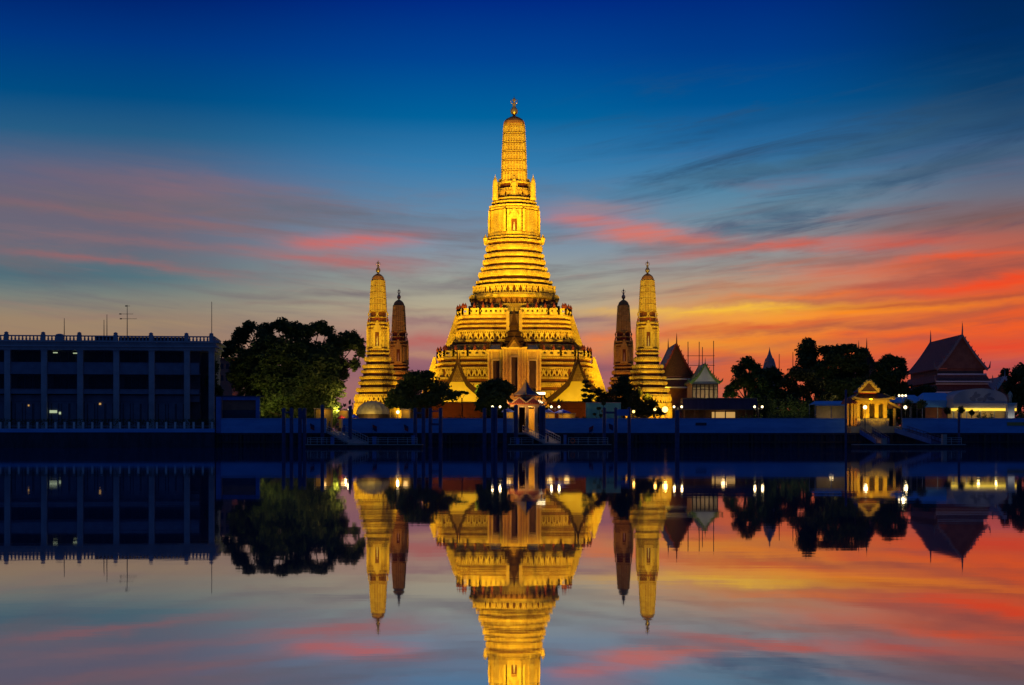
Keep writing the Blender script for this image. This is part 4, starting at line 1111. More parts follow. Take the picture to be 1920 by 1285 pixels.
# terrace fence in front
df = 268.6; sF = S(df)
mb = MB(); mb.box(X(-160, df), X(402, df), df - .2, BANK - .15, -2, Z(811, df)); mb.solo('quay_terrace', M['pile'], 'black quay face below the white post fence at the left', 'quay')
fe = thing('terrace_fence', (X(200, df), df, Z(811, df)), 'low fence of pale posts on a ledge in front of the grey building', 'fence')
mb = MB(); mb.box(X(-160, df), X(402, df), df - .35, df + .5, Z(811, df), Z(804, df)); mb.build('ledge', M['flood_wall'], fe)
for k in range(-6, 24):
    px = 1 + k * 17.25
    m = MB(); m.box(X(px, df) - .17, X(px, df) + .17, df - .2, df + .1, Z(804, df), Z(791.5, df)); m.build('fence_post', M['white_wall'], fe)
mb = MB(); mb.box(X(-160, df), X(402, df), df - .06, df + .05, Z(799.5, df), Z(798.9, df)); mb.build('fence_rail', M['concrete'], fe)
mb = MB()
rnd = random.Random(5)
for k in range(5200):
    px = rnd.uniform(-100, 402); c = Vector((X(px, df), df + rnd.uniform(.25, 1.1), Z(804, df) + (1.75 + .12 * mnoise.noise(Vector((px * .1, 0, 0)))) * rnd.random() ** .6))
    u = Vector((rnd.gauss(0, 1), rnd.gauss(0, 1), rnd.gauss(0, 1))).normalized(); v = u.cross(Vector((rnd.gauss(0, 1), rnd.gauss(0, 1), rnd.gauss(0, 1)))).normalized(); s_ = rnd.uniform(.07, .14)
    mb.face([c - u * s_, c - v * s_ * .6, c + u * s_, c + v * s_ * .6])
mb.solo('clipped_hedge', M['hedge'], 'low dark green hedge behind the fence at the left', 'hedge', base=(X(150, df), df + .6, Z(804, df)))

# blue framed booth beside it
d = 271.5
bo = thing('pier_booth', (X(450, d), d + 2, G), 'blue framed ticket booth with dark window beside the grey building', 'booth')
mb = MB(); mb.box(X(408.5, d), X(417, d), d - 1.7, d - .6, G - .004, Z(745, d)); mb.box(X(417, d), X(487, d), d - .3, d + .3, Z(750.5, d), Z(744, d)); mb.box(X(480, d), X(487, d), d - .3, d + .3, G, Z(750.5, d)); mb.build('frame', M['blue_panel'], bo)
mb = MB(); mb.box(X(417, d), X(480, d), d + .1, d + 3.5, G, Z(769, d)); mb.build('counter', M['sign_dark'], bo)
mb = MB(); mb.box(X(417.2, d), X(479.8, d), d + .2, d + .3, Z(769, d), Z(750.6, d)); mb.build('shutter', M['brown_wall'], bo)
mb = MB(); mb.box(X(405, d), X(490, d), d - .6, d + 4, Z(744, d), Z(742.5, d)); mb.build('roof', M['sign_dark'], bo)
# salmon building
d = 335
sa_ = thing('salmon_building', (X(420, d), d + 4, G), 'salmon coloured building half hidden behind the large tree', 'building')
mb = MB(); mb.box(X(398, d), X(436, d), d, d + 9, G, Z(674, d)); mb.box(X(396, d), X(438, d), d - .4, d + 9.4, Z(674, d), Z(671.5, d)); mb.build('wall', M['salmon'], sa_)
for px in (404, 414, 424):
    for py in (682, 704):
        m = MB(); m.box(X(px, d), X(px + 5, d), d - .06, d - .003, Z(py + 10, d), Z(py, d)); m.build('window', M['sign_dark'], sa_)

# ------------------------------------------------------------------ trees
def leaves(m, c, r, n, size, rnd, bias=.42):
    c = Vector(c)
    for _ in range(n):
        while True:
            q = Vector((rnd.uniform(-1, 1), rnd.uniform(-1, 1), rnd.uniform(-1, 1)))
            if .02 < q.length <= 1: break
        dirn = q.normalized()
        rad = rnd.random() ** bias * (.80 + .50 * (mnoise.noise(dirn * 1.9 + c * .37) + .25 * mnoise.noise(dirn * 5.1 + c)))
        p = c + Vector((dirn.x * r[0] * rad, dirn.y * r[1] * rad, dirn.z * r[2] * rad))
        u = (Vector((rnd.gauss(0, 1), rnd.gauss(0, 1), rnd.gauss(0, .7))) + dirn * .2).normalized()
        v = u.cross(Vector((rnd.gauss(0, 1), rnd.gauss(0, 1), rnd.gauss(0, 1)))).normalized()
        s_ = size * rnd.uniform(.6, 1.3)
        m.face([p - u * s_, p - v * s_ * .55, p + u * s_, p + v * s_ * .55])


def tree(label, d, clumps, trunk_px, dens=1.0, leaf=.38, mat_='leaf', trunk_r=.4, seed=1, base=None, group='trees in the temple grounds', name='tree', bias=.42, cat='tree', depth=.75, grow=None):
    if grow: clumps = [(a, b_, c * grow[1], e * grow[1]) if k > grow[0] else (a, b_, c * 1.08, e * 1.08) for k, (a, b_, c, e) in enumerate(clumps)]
    rnd = random.Random(seed); s_ = S(d); b = base if base is not None else G
    tx = X(trunk_px, d)
    r = thing(name, (tx, d, b), label, cat, group)
    m = MB(); tr = MB()
    zs_lo = min(Z(cy + ry * .4, d) for cx, cy, rx, ry in clumps)
    fork = b + max(.8, (zs_lo - b) * .9)
    tr.tube([(tx, d, b - .1), (tx + .1, d, b + (fork - b) * .5), (tx, d, fork)], [trunk_r * 1.25, trunk_r, trunk_r * .85], 8)
    for (cx, cy, rx, ry) in clumps:
        dy_ = rnd.uniform(-1, 1) * rx * s_ * depth
        c = (X(cx, d), d + dy_, Z(cy, d)); rr = (rx * s_, (rx + ry) * .5 * s_, ry * s_)
        n = int(dens * 78 * (rx * s_) * (ry * s_) / (leaf * leaf) * .25)
        leaves(m, c, rr, max(60, n), leaf, rnd, bias)
        mid = Vector(((tx + c[0]) / 2 + rnd.uniform(-.4, .4), d + dy_ * .4, fork + (c[2] - fork) * .45))
        tr.tube([(tx, d, fork - .3), mid, c], [trunk_r * .4, trunk_r * .25, trunk_r * .06], 6)
    m.build('crown', M[mat_], r); tr.build('trunk', M['bark'], r)
    return r


tree('large spreading dark tree left of the bright towers', 296,
     [(468, 614, 15, 14), (450, 628, 20, 19), (432, 650, 22, 16), (420, 662, 14, 10), (495, 620, 22, 17), (530, 611, 21, 14), (552, 620, 26, 20), (577, 621, 20, 16), (600, 613, 17, 13), (613, 622, 15, 12), (655, 634, 22, 15), (668, 645, 17, 15), (676, 660, 11, 14),
      (664, 684, 11, 13), (640, 648, 22, 14), (628, 640, 16, 12), (470, 684, 36, 32), (510, 660, 40, 36), (560, 668, 44, 40), (600, 690, 42, 40), (450, 704, 26, 26), (490, 735, 42, 32), (540, 742, 46, 32), (590, 748, 42, 28), (622, 722, 24, 32), (636, 690, 18, 22), (480, 760, 34, 22), (610, 765, 28, 18), (500, 702, 36, 28), (548, 705, 36, 30), (622, 665, 24, 18), (578, 716, 34, 28), (530, 772, 40, 18), (575, 775, 36, 16)],
     552, dens=1.5, leaf=.34, trunk_r=.9, seed=3, grow=(14, 1.22))
tree('small dark tree squeezed between the grey building and the salmon building', 284, [(402, 690, 13, 16), (398, 715, 14, 18), (408, 735, 12, 16), (404, 760, 12, 18)], 403, leaf=.28, trunk_r=.2, seed=4, mat_='leaf3')
tree('broad round dark tree in front of the left yellow hall', 297, [(790, 715, 34, 20), (765, 728, 30, 20), (745, 742, 24, 18), (735, 755, 20, 14), (820, 730, 28, 18), (845, 742, 20, 12), (800, 750, 40, 18), (765, 758, 26, 14), (775, 706, 20, 11), (802, 702, 16, 9), (858, 739, 9, 6)], 788, dens=1.2, leaf=.30, trunk_r=.5, seed=5, mat_='leaf3')
tree('dark bushy tree left of the small tiled pavilion', 292, [(925, 722, 30, 15), (905, 732, 18, 18), (948, 728, 20, 16), (930, 748, 38, 20), (905, 760, 18, 16), (950, 760, 18, 16), (926, 768, 28, 16)], 926, dens=1.2, leaf=.28, trunk_r=.35, seed=6, mat_='leaf3')
tree('small flat topped tree silhouetted on the left yellow wall', 300, [(866, 736, 9, 3.5), (858, 738, 6, 3), (874, 737, 6, 3)], 866, dens=1.6, leaf=.18, trunk_r=.12, seed=7)
tree('dark tree between the big tower and the right bright tower', 300, [(1168, 714, 14, 14), (1160, 730, 14, 16), (1176, 735, 16, 18), (1165, 755, 20, 18), (1180, 765, 18, 16)], 1170, dens=1.2, leaf=.28, trunk_r=.3, seed=8, mat_='leaf3')
tree('thin layered pine at the right end of the yellow wall', 296, [(1098, 716, 8, 4), (1101, 724, 9, 4), (1097, 732, 9, 4), (1107, 734, 7, 4), (1096, 742, 9, 4), (1108, 744, 9, 5), (1102, 751, 12, 5)], 1100, dens=1.7, leaf=.2, trunk_r=.12, seed=9)
tree('loose low shrub tree beyond the teal hoarding', 297, [(1122, 735, 12, 9), (1135, 742, 12, 9), (1148, 738, 10, 10), (1128, 750, 16, 8), (1146, 752, 12, 8)], 1134, dens=.8, leaf=.24, trunk_r=.15, seed=10, mat_='leaf2')
tree('sparse leafy shrub in front of the right bright tower', 292, [(1196, 738, 10, 10), (1190, 752, 14, 12), (1203, 764, 14, 12), (1215, 747, 10, 11), (1224, 758, 12, 12), (1218, 772, 18, 9), (1238, 772, 12, 8), (1205, 776, 20, 8)], 1208, dens=1.0, leaf=.25, trunk_r=.15, seed=11, mat_='leaf2', grow=(-1, 1.12))
tree('round crowned tree right of the green roofed hall', 318, [(1400, 680, 18, 14), (1388, 695, 18, 16), (1415, 692, 16, 14), (1398, 712, 26, 18), (1380, 722, 16, 14), (1412, 728, 20, 16), (1368, 736, 12, 10)], 1398, dens=1.1, leaf=.32, trunk_r=.4, seed=12)
tree('dark tree in front of the pale stupa', 312, [(1445, 700, 20, 14), (1430, 715, 20, 16), (1462, 712, 18, 16), (1448, 735, 30, 18), (1470, 745, 22, 18), (1440, 755, 26, 14), (1415, 745, 22, 16), (1425, 700, 14, 12)], 1450, dens=1.2, leaf=.32, trunk_r=.4, seed=13, mat_='leaf3')
tree('tallest dark tree on the right, left peak of the tree mass', 325, [(1514, 646, 14, 13), (1508, 660, 16, 18), (1524, 662, 14, 16), (1510, 682, 20, 18), (1532, 690, 18, 18), (1505, 702, 22, 14)], 1515, dens=1.35, leaf=.33, trunk_r=.5, seed=14, mat_='leaf3', grow=(-1, 1.12))
tree('wide dark tree in the middle of the right tree mass', 322, [(1550, 656, 16, 10), (1570, 658, 18, 12), (1592, 654, 18, 11), (1610, 664, 14, 13), (1562, 676, 26, 18), (1595, 682, 28, 20), (1618, 692, 14, 18), (1580, 705, 34, 18), (1560, 725, 30, 20), (1600, 730, 34, 22), (1625, 725, 16, 20), (1540, 700, 30, 20), (1570, 742, 38, 20), (1612, 752, 32, 20), (1642, 735, 20, 22)], 1585, dens=1.3, leaf=.33, trunk_r=.55, seed=15, grow=(-1, 1.14))
tree('dark purplish flowering tree in front of the right tree mass', 306, [(1490, 700, 18, 14), (1512, 705, 22, 14), (1480, 718, 20, 16), (1530, 722, 24, 18), (1500, 735, 30, 18), (1545, 745, 24, 16), (1485, 755, 24, 14), (1520, 760, 24, 14)], 1505, dens=1.15, leaf=.30, trunk_r=.4, seed=16, mat_='leaf2')
tree('dark tree between the lit golden pavilion and the plum roofed hall', 318, [(1670, 676, 20, 12), (1656, 690, 18, 18), (1685, 680, 16, 10), (1692, 695, 12, 14), (1670, 705, 30, 18), (1655, 725, 22, 18), (1688, 728, 24, 16), (1720, 738, 24, 12), (1738, 732, 16, 12), (1662, 745, 26, 16), (1650, 708, 18, 16), (1700, 745, 26, 14)], 1672, dens=1.3, leaf=.32, trunk_r=.45, seed=17, mat_='leaf3', grow=(-1, 1.12))
tree('dark tree at the right edge of the photo', 312, [(1905, 705, 20, 14), (1920, 695, 20, 16), (1898, 725, 18, 18), (1925, 728, 30, 26), (1910, 750, 24, 20)], 1912, dens=1.2, leaf=.33, trunk_r=.45, seed=18)
tree('small round treetop just right of the plum roofed hall', 360, [(1886, 697, 11, 8), (1882, 706, 12, 8), (1892, 712, 12, 10)], 1886, dens=1.3, leaf=.3, trunk_r=.25, seed=19, mat_='leaf3')
tree('small bright leafed tree lit from below beside the green roofed hall', 310, [(1366, 728, 9, 8), (1374, 740, 12, 8), (1360, 742, 8, 6)], 1368, dens=.9, leaf=.22, trunk_r=.12, seed=20, mat_='hedge')
# palm
d = 288
pr = thing('palm', (X(1050, d), d, G), 'small fan palm beside the twin lamp at the right of the pavilion', 'palm tree')
mb = MB(); mb.tube([(X(1050, d), d, G), (X(1050.5, d), d, Z(756, d))], [.16, .11], 7); mb.build('trunk', M['bark'], pr)
mb = MB(); rnd = random.Random(2)
for k in range(26):
    a = rnd.uniform(0, 6.28); L = rnd.uniform(.9, 1.45); e = rnd.uniform(-.2, 1.2); c = Vector((X(1050.5, d), d, Z(756, d)))
    dirn = Vector((math.cos(a) * math.cos(e), math.sin(a) * math.cos(e), math.sin(e))); side = dirn.cross(Vector((0, 0, 1))).normalized() * .16
    mid = c + dirn * L * .6; tip = c + dirn * L + Vector((0, 0, -.4))
    mb.face([c, mid - side, tip, mid + side])
mb.build('crown', M['leaf'], pr)
# topiary and pots
def topiary(px, py, d, r, label, stem_base=G, mat_='leaf3'):
    q = thing('topiary', (X(px, d), d, stem_base), label, 'topiary', 'clipped ball shrubs by the river wall')
    m = MB(); leaves(m, (X(px, d), d, Z(py, d)), (r * S(d),) * 3, 900, .13, random.Random(int(px)), .25); m.build('crown', M[mat_], q)
    m = MB(); m.tube([(X(px, d), d, stem_base - .05), (X(px, d), d, Z(py, d))], [.12, .07], 6); m.build('stem', M['bark'], q)
topiary(1702, 757, 280, 10.5, 'clipped ball shrub right of the golden pavilion, nearer the lamp')
topiary(1728, 758, 280, 11, 'clipped ball shrub in front of the blue marquee')
topiary(1776, 771, 276, 7.5, 'small clipped ball shrub left of the arched tent')
topiary(1822, 774, 276, 6, 'smallest clipped ball shrub in front of the lit awning')
# shrubs along the wall top
def shrub(px0, px1, py0, d, label, seed, mat_='leaf2', dens=1.0, cat='shrub'):
    rnd = random.Random(seed); m = MB(); n = max(1, int((px1 - px0) / 9))
    for k in range(n):
        px = px0 + (px1 - px0) * (k + .5) / n; hh = (785 - py0) * rnd.uniform(.75, 1.1)
        zc = G + (Z(785 - hh, d) - G) * .5
        leaves(m, (X(px, d), d + rnd.uniform(-.5, .5), zc), (8 * S(d), .8, (Z(785 - hh, d) - G) * .55), int(420 * dens), .15, rnd, .4)
    m.solo('shrub', M[mat_], label, cat, 'shrubs planted behind the river wall', base=(X((px0 + px1) / 2, d), d, G))
shrub(818, 905, 779, 276, 'low shrubs under the left yellow hall', 31)
shrub(1075, 1100, 777, 276, 'low green shrub left of the teal hoarding', 32, 'hedge')
shrub(1186, 1240, 778, 276, 'dark low shrubs beside the bright ground lamp', 33)
shrub(1385, 1432, 774, 276, 'green lit shrubs below the twin lamp right of the long shed', 34, 'hedge')
shrub(1440, 1530, 770, 277, 'dark shrubs under the right tree mass', 35, 'leaf3')
shrub(1832, 1862, 768, 277, 'spiky potted shrubs in front of the arched tent', 36, 'leaf3')
shrub(1905, 1925, 766, 277, 'shrub right of the white statue', 37, 'leaf2')
shrub(470, 528, 776, 276, 'shrubs below the large tree at the blue booth', 38, 'hedge')
for (a, b, yy, dd, lab, sd_0) in ((1362, 1440, 742, 300, 'tall dark bushes below the round crowned tree', 41), (1436, 1532, 736, 299, 'tall dark bushes at the foot of the right tree mass', 42),
                               (1528, 1610, 738, 300, 'tall dark bushes behind the low blue marquee', 43), (1650, 1760, 742, 303, 'tall dark bushes behind the blue marquees', 44), (448, 640, 752, 300, 'tall bushes around the foot of the large tree', 45)):
    rnd = random.Random(sd_0); m = MB(); n = int((b - a) / 8)
    for k in range(n):
        px = a + (b - a) * (k + .5) / n; hh = (785 - yy) * rnd.uniform(.7, 1.08); zt = Z(785 - hh, dd)
        leaves(m, (X(px, dd), dd + rnd.uniform(-1.2, 1.2), G + (zt - G) * .5), (9 * S(dd), 1.0, (zt - G) * .55), 520, .24, rnd, .45)
    m.solo('bush', M['leaf3'], lab, 'bushes', 'dark bushes in the grounds', base=(X((a + b) / 2, dd), dd, G))
# far wood closing the horizon
mb = MB(); rnd = random.Random(9)
for k in range(150):
    px = -250 + k * 16; d = 470 + rnd.uniform(-10, 10); top_ = rnd.uniform(742, 760)
    leaves(mb, (X(px, d), d, G + (Z(top_, d) - G) * .5), (2.8, 2.5, (Z(top_, d) - G) * .55), 120, .8, rnd, .4)
tag(mb.build('far_wood', M['leaf3']), 'far low line of dark trees behind the temple', 'wood', kind='stuff')

# ------------------------------------------------------------------ lamps
def twin_lamp(px, py, d, label):
    r = thing('lamp_post', (X(px, d), d, G), label, 'street lamp', 'twin globe lamps along the river wall')
    x0 = X(px, d); z = Z(py, d)
    m = MB(); m.tube([(x0, d, G), (x0, d, G + .5), (x0, d, z - .3)], [.13, .08, .06], 8); m.bar((x0 - .72, d, z - .42), (x0 + .72, d, z - .42), .07); m.lathe([(.1, z - .45), (.14, z - .35), (.03, z - .1)], x0, d, 8)
    m.build('post', M['antenna'], r)
    for k in (-1, 1):
        m = MB(); m.ell((x0 + k * .70, d, z), (.21, .21, .22), 12, 8); m.build('lamp_globe', M['globe'], r, smooth=True)
    return r
tl = twin_lamp(930.5, 763, 274.5, 'twin globe lamp left of the small tiled pavilion')
for px, lab in ((1041, 'twin globe lamp right of the small tiled pavilion'), (1271, 'twin globe lamp left of the long dark shed roof'), (1422, 'twin globe lamp right of the long dark shed roof')):
    c = copy_tree(tl); c.location.x = X(px, 274.5); c['label'] = lab
for px in (930.5, 1041, 1271, 1422):
    for k in (-1, 1): point((X(px, 274.5) + k * .7, 274.0, Z(763, 274.5)), 40, WARM, .22)
def lamp(px, py, d, label, n=1, mat_='globe', watts=200, colr=WARM, r_=.26, base=G, cat='street lamp', group='other lamps in the grounds'):
    r = thing('lamp_post', (X(px, d), d, base), label, cat, group); x0 = X(px, d); z = Z(py, d)
    m = MB(); m.tube([(x0, d, base), (x0, d, base + .5), (x0, d, z - r_)], [.14, .08, .06], 8)
    if n > 1: m.bar((x0 - .6 * (n - 1), d, z - r_ - .05), (x0 + .6 * (n - 1), d, z - r_ - .05), .08)
    m.build('post', M['antenna'], r)
    for k in range(n):
        m = MB(); m.ell((x0 + (k - (n - 1) / 2) * .62, d, z), (r_, r_, r_), 12, 8); m.build('lamp_globe', M[mat_], r, smooth=True)
    if watts: point((x0, d - r_ - .4, z), watts * .4, colr, .25)
    return r
lamp(1247, 768, 276, 'brightest amber lamp at the foot of the right bright tower', 1, 'globe_gold', 900, AMBER, .55)
lamp(1692, 742, 282, 'tall post with three small globes right of the golden pavilion', 3, 'globe', 160, WARM, .2)
lamp(1697.5, 764, 276, 'globe lamp between the golden pavilion and the ball shrub', 1, 'globe', 160, WARM, .32)
lamp(1622, 764, 266.2, 'globe lamp in front of the left columns of the golden pavilion', 1, 'globe', 150, WARM, .34, base=.3)
lamp(655, 768, 280, 'globe lamp left of the canvas dome', 1, 'globe', 150, WARM, .26)
lamp(746, 773, 280, 'globe lamp right of the canvas dome', 1, 'globe', 300, WARM, .3)
lamp(1188, 772, 278, 'small amber lamp left of the brightest amber lamp', 1, 'globe_gold', 60, AMBER, .25)
lamp(1228, 768, 279, 'small amber lamp right among the shrubs by the right tower', 1, 'globe_gold', 60, AMBER, .25)
# floodlight mast
d = 272.2
fmx = thing('floodlight_mast', (X(1015, d), d, G), 'mast with two bright floodlights over the small tiled pavilion gangway', 'floodlight')
mb = MB(); mb.tube([(X(1015, d), d, G), (X(1015, d), d, Z(741, d))], [.12, .08], 8); mb.bar((X(1007, d), d, Z(741, d)), (X(1021, d), d, Z(741, d)), .1); mb.build('mast', M['antenna'], fmx)
for px in (1009.5, 1018):
    m = MB(); x0 = X(px, d); m.box(x0 - .38, x0 + .38, d - .3, d + .1, Z(740.4, d), Z(736, d)); hd = m.build('lamp_head', M['antenna'], fmx)
    m = MB(); m.box(x0 - .42, x0 + .42, d - .36, d - .302, Z(740.2, d), Z(735.8, d)); m.build('lamp_glass', M['globe'], hd)
spot((X(1014, d), d - .5, Z(738, d)), (X(1028, 262), 262, 1.5), 2600, (1.0, .75, .42), 70)
# unseen lights added to brighten the foliage and the dark hall fronts
spot((X(1262, 338), 340, 4.2), (X(1269, 352), 353, 23), 1700, (1.0, .42, .12), 26)
spot((X(1800, 312), 313, 4.0), (X(1804, 330), 331, 18), 750, (1.0, .5, .34), 80)
fill_spot((X(1490, 294), 293, 6.0), 420, (1.0, .85, .4), .5)
fill_spot((X(1575, 305), 303, 7.0), 520, (1.0, .85, .4), .5)
fill_spot((X(1650, 300), 299, 7.0), 360, (1.0, .8, .4), .5)
fill_spot((X(555, 279), 279, 9.0), 800, (1.0, .82, .35), .5)
fill_spot((X(790, 284), 283, 7.0), 300, (1.0, .82, .4), .5)
fill_spot((X(925, 281), 280, 7.0), 160, (1.0, .82, .4), .5)
fill_spot((X(488, 291), 290.5, 5.5), 380, (.9, .85, .2), .5)
fill_spot((X(500, 286), 287.5, 7.5), 300, (.9, .88, .2), .5)
fill_spot((X(637, 296), 292, 7), 3600, (1.0, .72, .16), .5)
fill_spot((X(650, 292), 289, 5), 1200, (1.0, .7, .2), .5)
fill_spot((X(545, 288), 287, 5.0), 250, (1.0, .8, .25), .5)
fill_spot((X(1372, 306), 304, 7.5), 330, (.7, 1.0, .35), .3)
fill_spot((X(1400, 310), 309, 6), 260, (1.0, .75, .35), .3)
fill_spot((X(1410, 276), 275.6, 4.6), 60, (.4, 1.0, .3), .5)
fill_spot((X(1460, 285), 284, 5), 90, (1.0, .7, .4), .3)
fill_spot((X(1135, 280), 278.6, 6.2), 45, (.6, 1.0, .85), .3)
fill_spot((X(790, 300), 303, 5), 700, (1.0, .7, .25), .3)
fill_spot((X(905, 300), 303, 5), 400, (1.0, .7, .25), .3)

# ------------------------------------------------------------------ small tiled pavilion on the bank
d = 271.0
cpv = thing('tiled_pavilion', (X(986, d), d + .8, G - .3), 'small two tiered pavilion with cream hipped roof, shaded side coloured blue, at the gangway', 'pavilion')
xc, yc = X(986, d), d + .8
def hexring(r, z, ph=-math.pi / 2, n=6): return [(xc + r * math.cos(ph + k * 2 * math.pi / n), yc + r * math.sin(ph + k * 2 * math.pi / n), z) for k in range(n)]
def hip(m, prof, n=4, ph=-math.pi / 2):
    rings = [hexring(r, z, ph, n) for r, z in prof]
    for a, b in zip(rings[:-1], rings[1:]):
        for k in range(n):
            k2 = (k + 1) % n; m.face([a[k], a[k2], b[k2], b[k]], 1 if k in (0, 1) else 0)  # right faces take blue: their shade is put into the colour
    m.face(rings[-1]); m.face(list(reversed(rings[0])))
sd = S(d)
mb = MB(); hip(mb, [(23.5 * sd, Z(741.5, d)), (24 * sd, Z(740, d)), (14 * sd, Z(733, d)), (7 * sd, Z(725, d)), (2.2 * sd, Z(717, d)), (.4 * sd, Z(715.5, d))]); up = mb.build('upper_roof', [M['cream'], M['tile_blue']], cpv)
mb = MB()
for k in range(4):
    a = hexring(1, 0, -math.pi / 2, 4)[k]; ux, uy = a[0] - xc, a[1] - yc
    mb.tube([(xc + ux * r * sd, yc + uy * r * sd, Z(y, d)) for r, y in ((25, 738), (24, 740.2), (14, 732.7), (7, 724.6), (2, 716.5))], [.05, .11, .11, .11, .09], 6)
mb.lathe([(.2, Z(717, d)), (.26, Z(715, d)), (.1, Z(713.5, d)), (.02, Z(710, d))], xc, yc, 8)
mb.build('hip_ridge', M['yellow_wall'], up)
mb = MB(); [mb.loft([hexring(22.5 * sd, Z(743, d), -math.pi / 2, 4), hexring(22.5 * sd, Z(741.5, d), -math.pi / 2, 4)])]; mb.build('red_fascia', M['red_paint'], up)
mb = MB(); mb.loft([hexring(16 * sd, Z(749, d), -math.pi / 2, 4), hexring(16 * sd, Z(743, d), -math.pi / 2, 4)]); mb.build('clerestory', M['cream'], cpv)
# lower roof: hipped on a square plan with two small front gables
x0_, x1_ = X(953, d), X(1019, d)
mb = MB(); y0_, y1_ = yc - 3.2, yc + 3.2
def frus(m, e0, z0, e1, z1, mi=0): m.hexa([(x0_ - e0, y0_ - e0, z0), (x1_ + e0, y0_ - e0, z0), (x1_ + e0, y1_ + e0, z0), (x0_ - e0, y1_ + e0, z0), (x0_ - e1, y0_ - e1, z1), (x1_ + e1, y0_ - e1, z1), (x1_ + e1, y1_ + e1, z1), (x0_ - e1, y1_ + e1, z1)], mi)
frus(mb, .15, Z(757, d), -1.0, Z(751, d)); frus(mb, -1.0, Z(751, d), -2.2, Z(746, d))
for px in (973.5, 999.5):
    mb.prism([(X(px - 13, d), Z(756, d)), (X(px + 13, d), Z(756, d)), (X(px, d), Z(746.5, d))], y0_ - .16, yc)
lr = mb.build('lower_roof', M['tile_maroon'], cpv)
mb = MB()
for k in range(20):
    px = 955 + k * 3.3; mb.tube([(X(px, d), y0_ - .2, Z(757, d)), (X(px, d), y0_ + .45, Z(753.6, d))], .07, 5)
for px in (973.5, 999.5):
    for k in (-1, 1): mb.bar((X(px + 13 * k, d), y0_ - .22, Z(756.2, d)), (X(px, d), y0_ - .22, Z(746, d)), .1, .2)
for k in (-1, 1): mb.tube([(X(986 + 32 * k, d), y0_ - .1, Z(757, d)), (X(986 + 34 * k, d), y0_ - .2, Z(755, d)), (X(986 + 34.5 * k, d), y0_ - .2, Z(751.5, d))], [.2, .16, .03], 6)
mb.build('roof_rib', M['cream'], lr)
mb = MB(); frus(mb, -.02, Z(759, d), -.02, Z(757.05, d)); mb.build('red_fascia', M['red_paint'], lr)
mb = MB(); frus(mb, -.35, Z(763, d), -.35, Z(759.05, d)); mb.build('beam', M['cream'], cpv)
for px in (970, 988, 1005):
    for yy in (y0_ + .6, y1_ - .7):
        m = MB(); m.box(X(px, d) - .3, X(px, d) + .3, yy - .3, yy + .3, G - .3, Z(763.05, d)); m.build('column', M['cream'], cpv)
mb = MB(); mb.box(X(964, d), X(1012, d), y0_ + .2, y1_, G - .3, G + .05); mb.build('floor', M['deck'], cpv)
mb = MB(); mb.box(X(990, d), X(1003, d), y1_ - .5, y1_ - .35, G + .05, Z(766, d)); mb.build('screen', M['yellow_wall'], cpv)
point((xc + .3, yc - .6, Z(768, d)), 420, (1.0, .58, .18), .05)
spot((xc - 4.2, yc - 7, Z(772, d)), (xc - .5, yc - 1, Z(745, d)), 1300, (1.0, .50, .12), 70)  # unseen spot added over the water to brighten the pavilion front

# ------------------------------------------------------------------ golden pavilion at the right
d = 273.5
gp = thing('golden_pavilion', (X(1635, d), d + 3, G - .3), 'golden lit riverside pavilion with tiered ornate roof on the right', 'pavilion')
def XP(p): return X(p, d)
def ZP(y): return Z(y, d)
mb = MB(); mb.box(XP(1588), XP(1688), d - 3.2, d + 7, G - .3, ZP(800)); mb.box(XP(1606), XP(1666), d - .4, d + 6, ZP(800), ZP(785)); mb.build('plinth', M['cream'], gp)
mb = MB()
mb.box(XP(1606), XP(1664), d - .2, d + 5.5, ZP(757), ZP(752.5)); mb.box(XP(1603), XP(1667), d - .5, d + 5.8, ZP(752.5), ZP(750.5))
ent = mb.build('entablature', M['gilt_wall'], gp)
for px, ww in ((1609, 3), (1622, 3), (1627.5, 2.6), (1644, 3.4), (1660, 3.4)):
    m = MB(); m.box(XP(px - ww), XP(px + ww), d + .05, d + .9, ZP(785), ZP(757)); m.box(XP(px - ww - 1), XP(px + ww + 1), d - .05, d + 1.0, ZP(759), ZP(757.05)); m.build('column', M['gilt_wall'], gp)
for px in (1609, 1644, 1660):
    m = MB(); m.box(XP(px - 3), XP(px + 3), d + 4.6, d + 5.3, ZP(785), ZP(757)); m.build('column', M['gilt_wall'], gp)
mb = MB(); mb.box(XP(1612), XP(1660), d + 3.2, d + 3.4, ZP(785), ZP(757.1)); mb.build('rear_wall', M['gilt_wall'], gp)
for (a, b) in ((1631, 1640), (1648, 1656)):
    m = MB(); m.box(XP(a), XP(b), d + 1.2, d + 1.4, ZP(785), ZP(759)); m.build('door', M['wood'], gp)
# lower roof with upswept ends
mb = MB()
def curved_roof(m, pa, pb, ya, yb, y0, y1, lift):   # slope seen from the front, eave ends lift
    n = 10
    for k in range(n):
        u0, u1 = k / n, (k + 1) / n
        def e(u): return abs(2 * u - 1) ** 3 * lift
        xa, xb = XP(pa + (pb - pa) * u0), XP(pa + (pb - pa) * u1)
        ra, rb = XP(pa + (pb - pa) * (.5 + (u0 - .5) * .62)), XP(pa + (pb - pa) * (.5 + (u1 - .5) * .62))
        m.hexa([(xa, y0, ZP(yb) + e(u0) - .15), (xb, y0, ZP(yb) + e(u1) - .15), (xb, y1, ZP(yb) + e(u1) - .15), (xa, y1, ZP(yb) + e(u0) - .15),
                (ra, y0 + (y1 - y0) * .3, ZP(ya)), (rb, y0 + (y1 - y0) * .3, ZP(ya)), (rb, y1 - (y1 - y0) * .3, ZP(ya)), (ra, y1 - (y1 - y0) * .3, ZP(ya))])
curved_roof(mb, 1598, 1672, 738, 750, d - 1.2, d + 6.6, .45)
lr = mb.build('lower_roof', M['tile_brown'], gp)
mb = MB(); n = 14
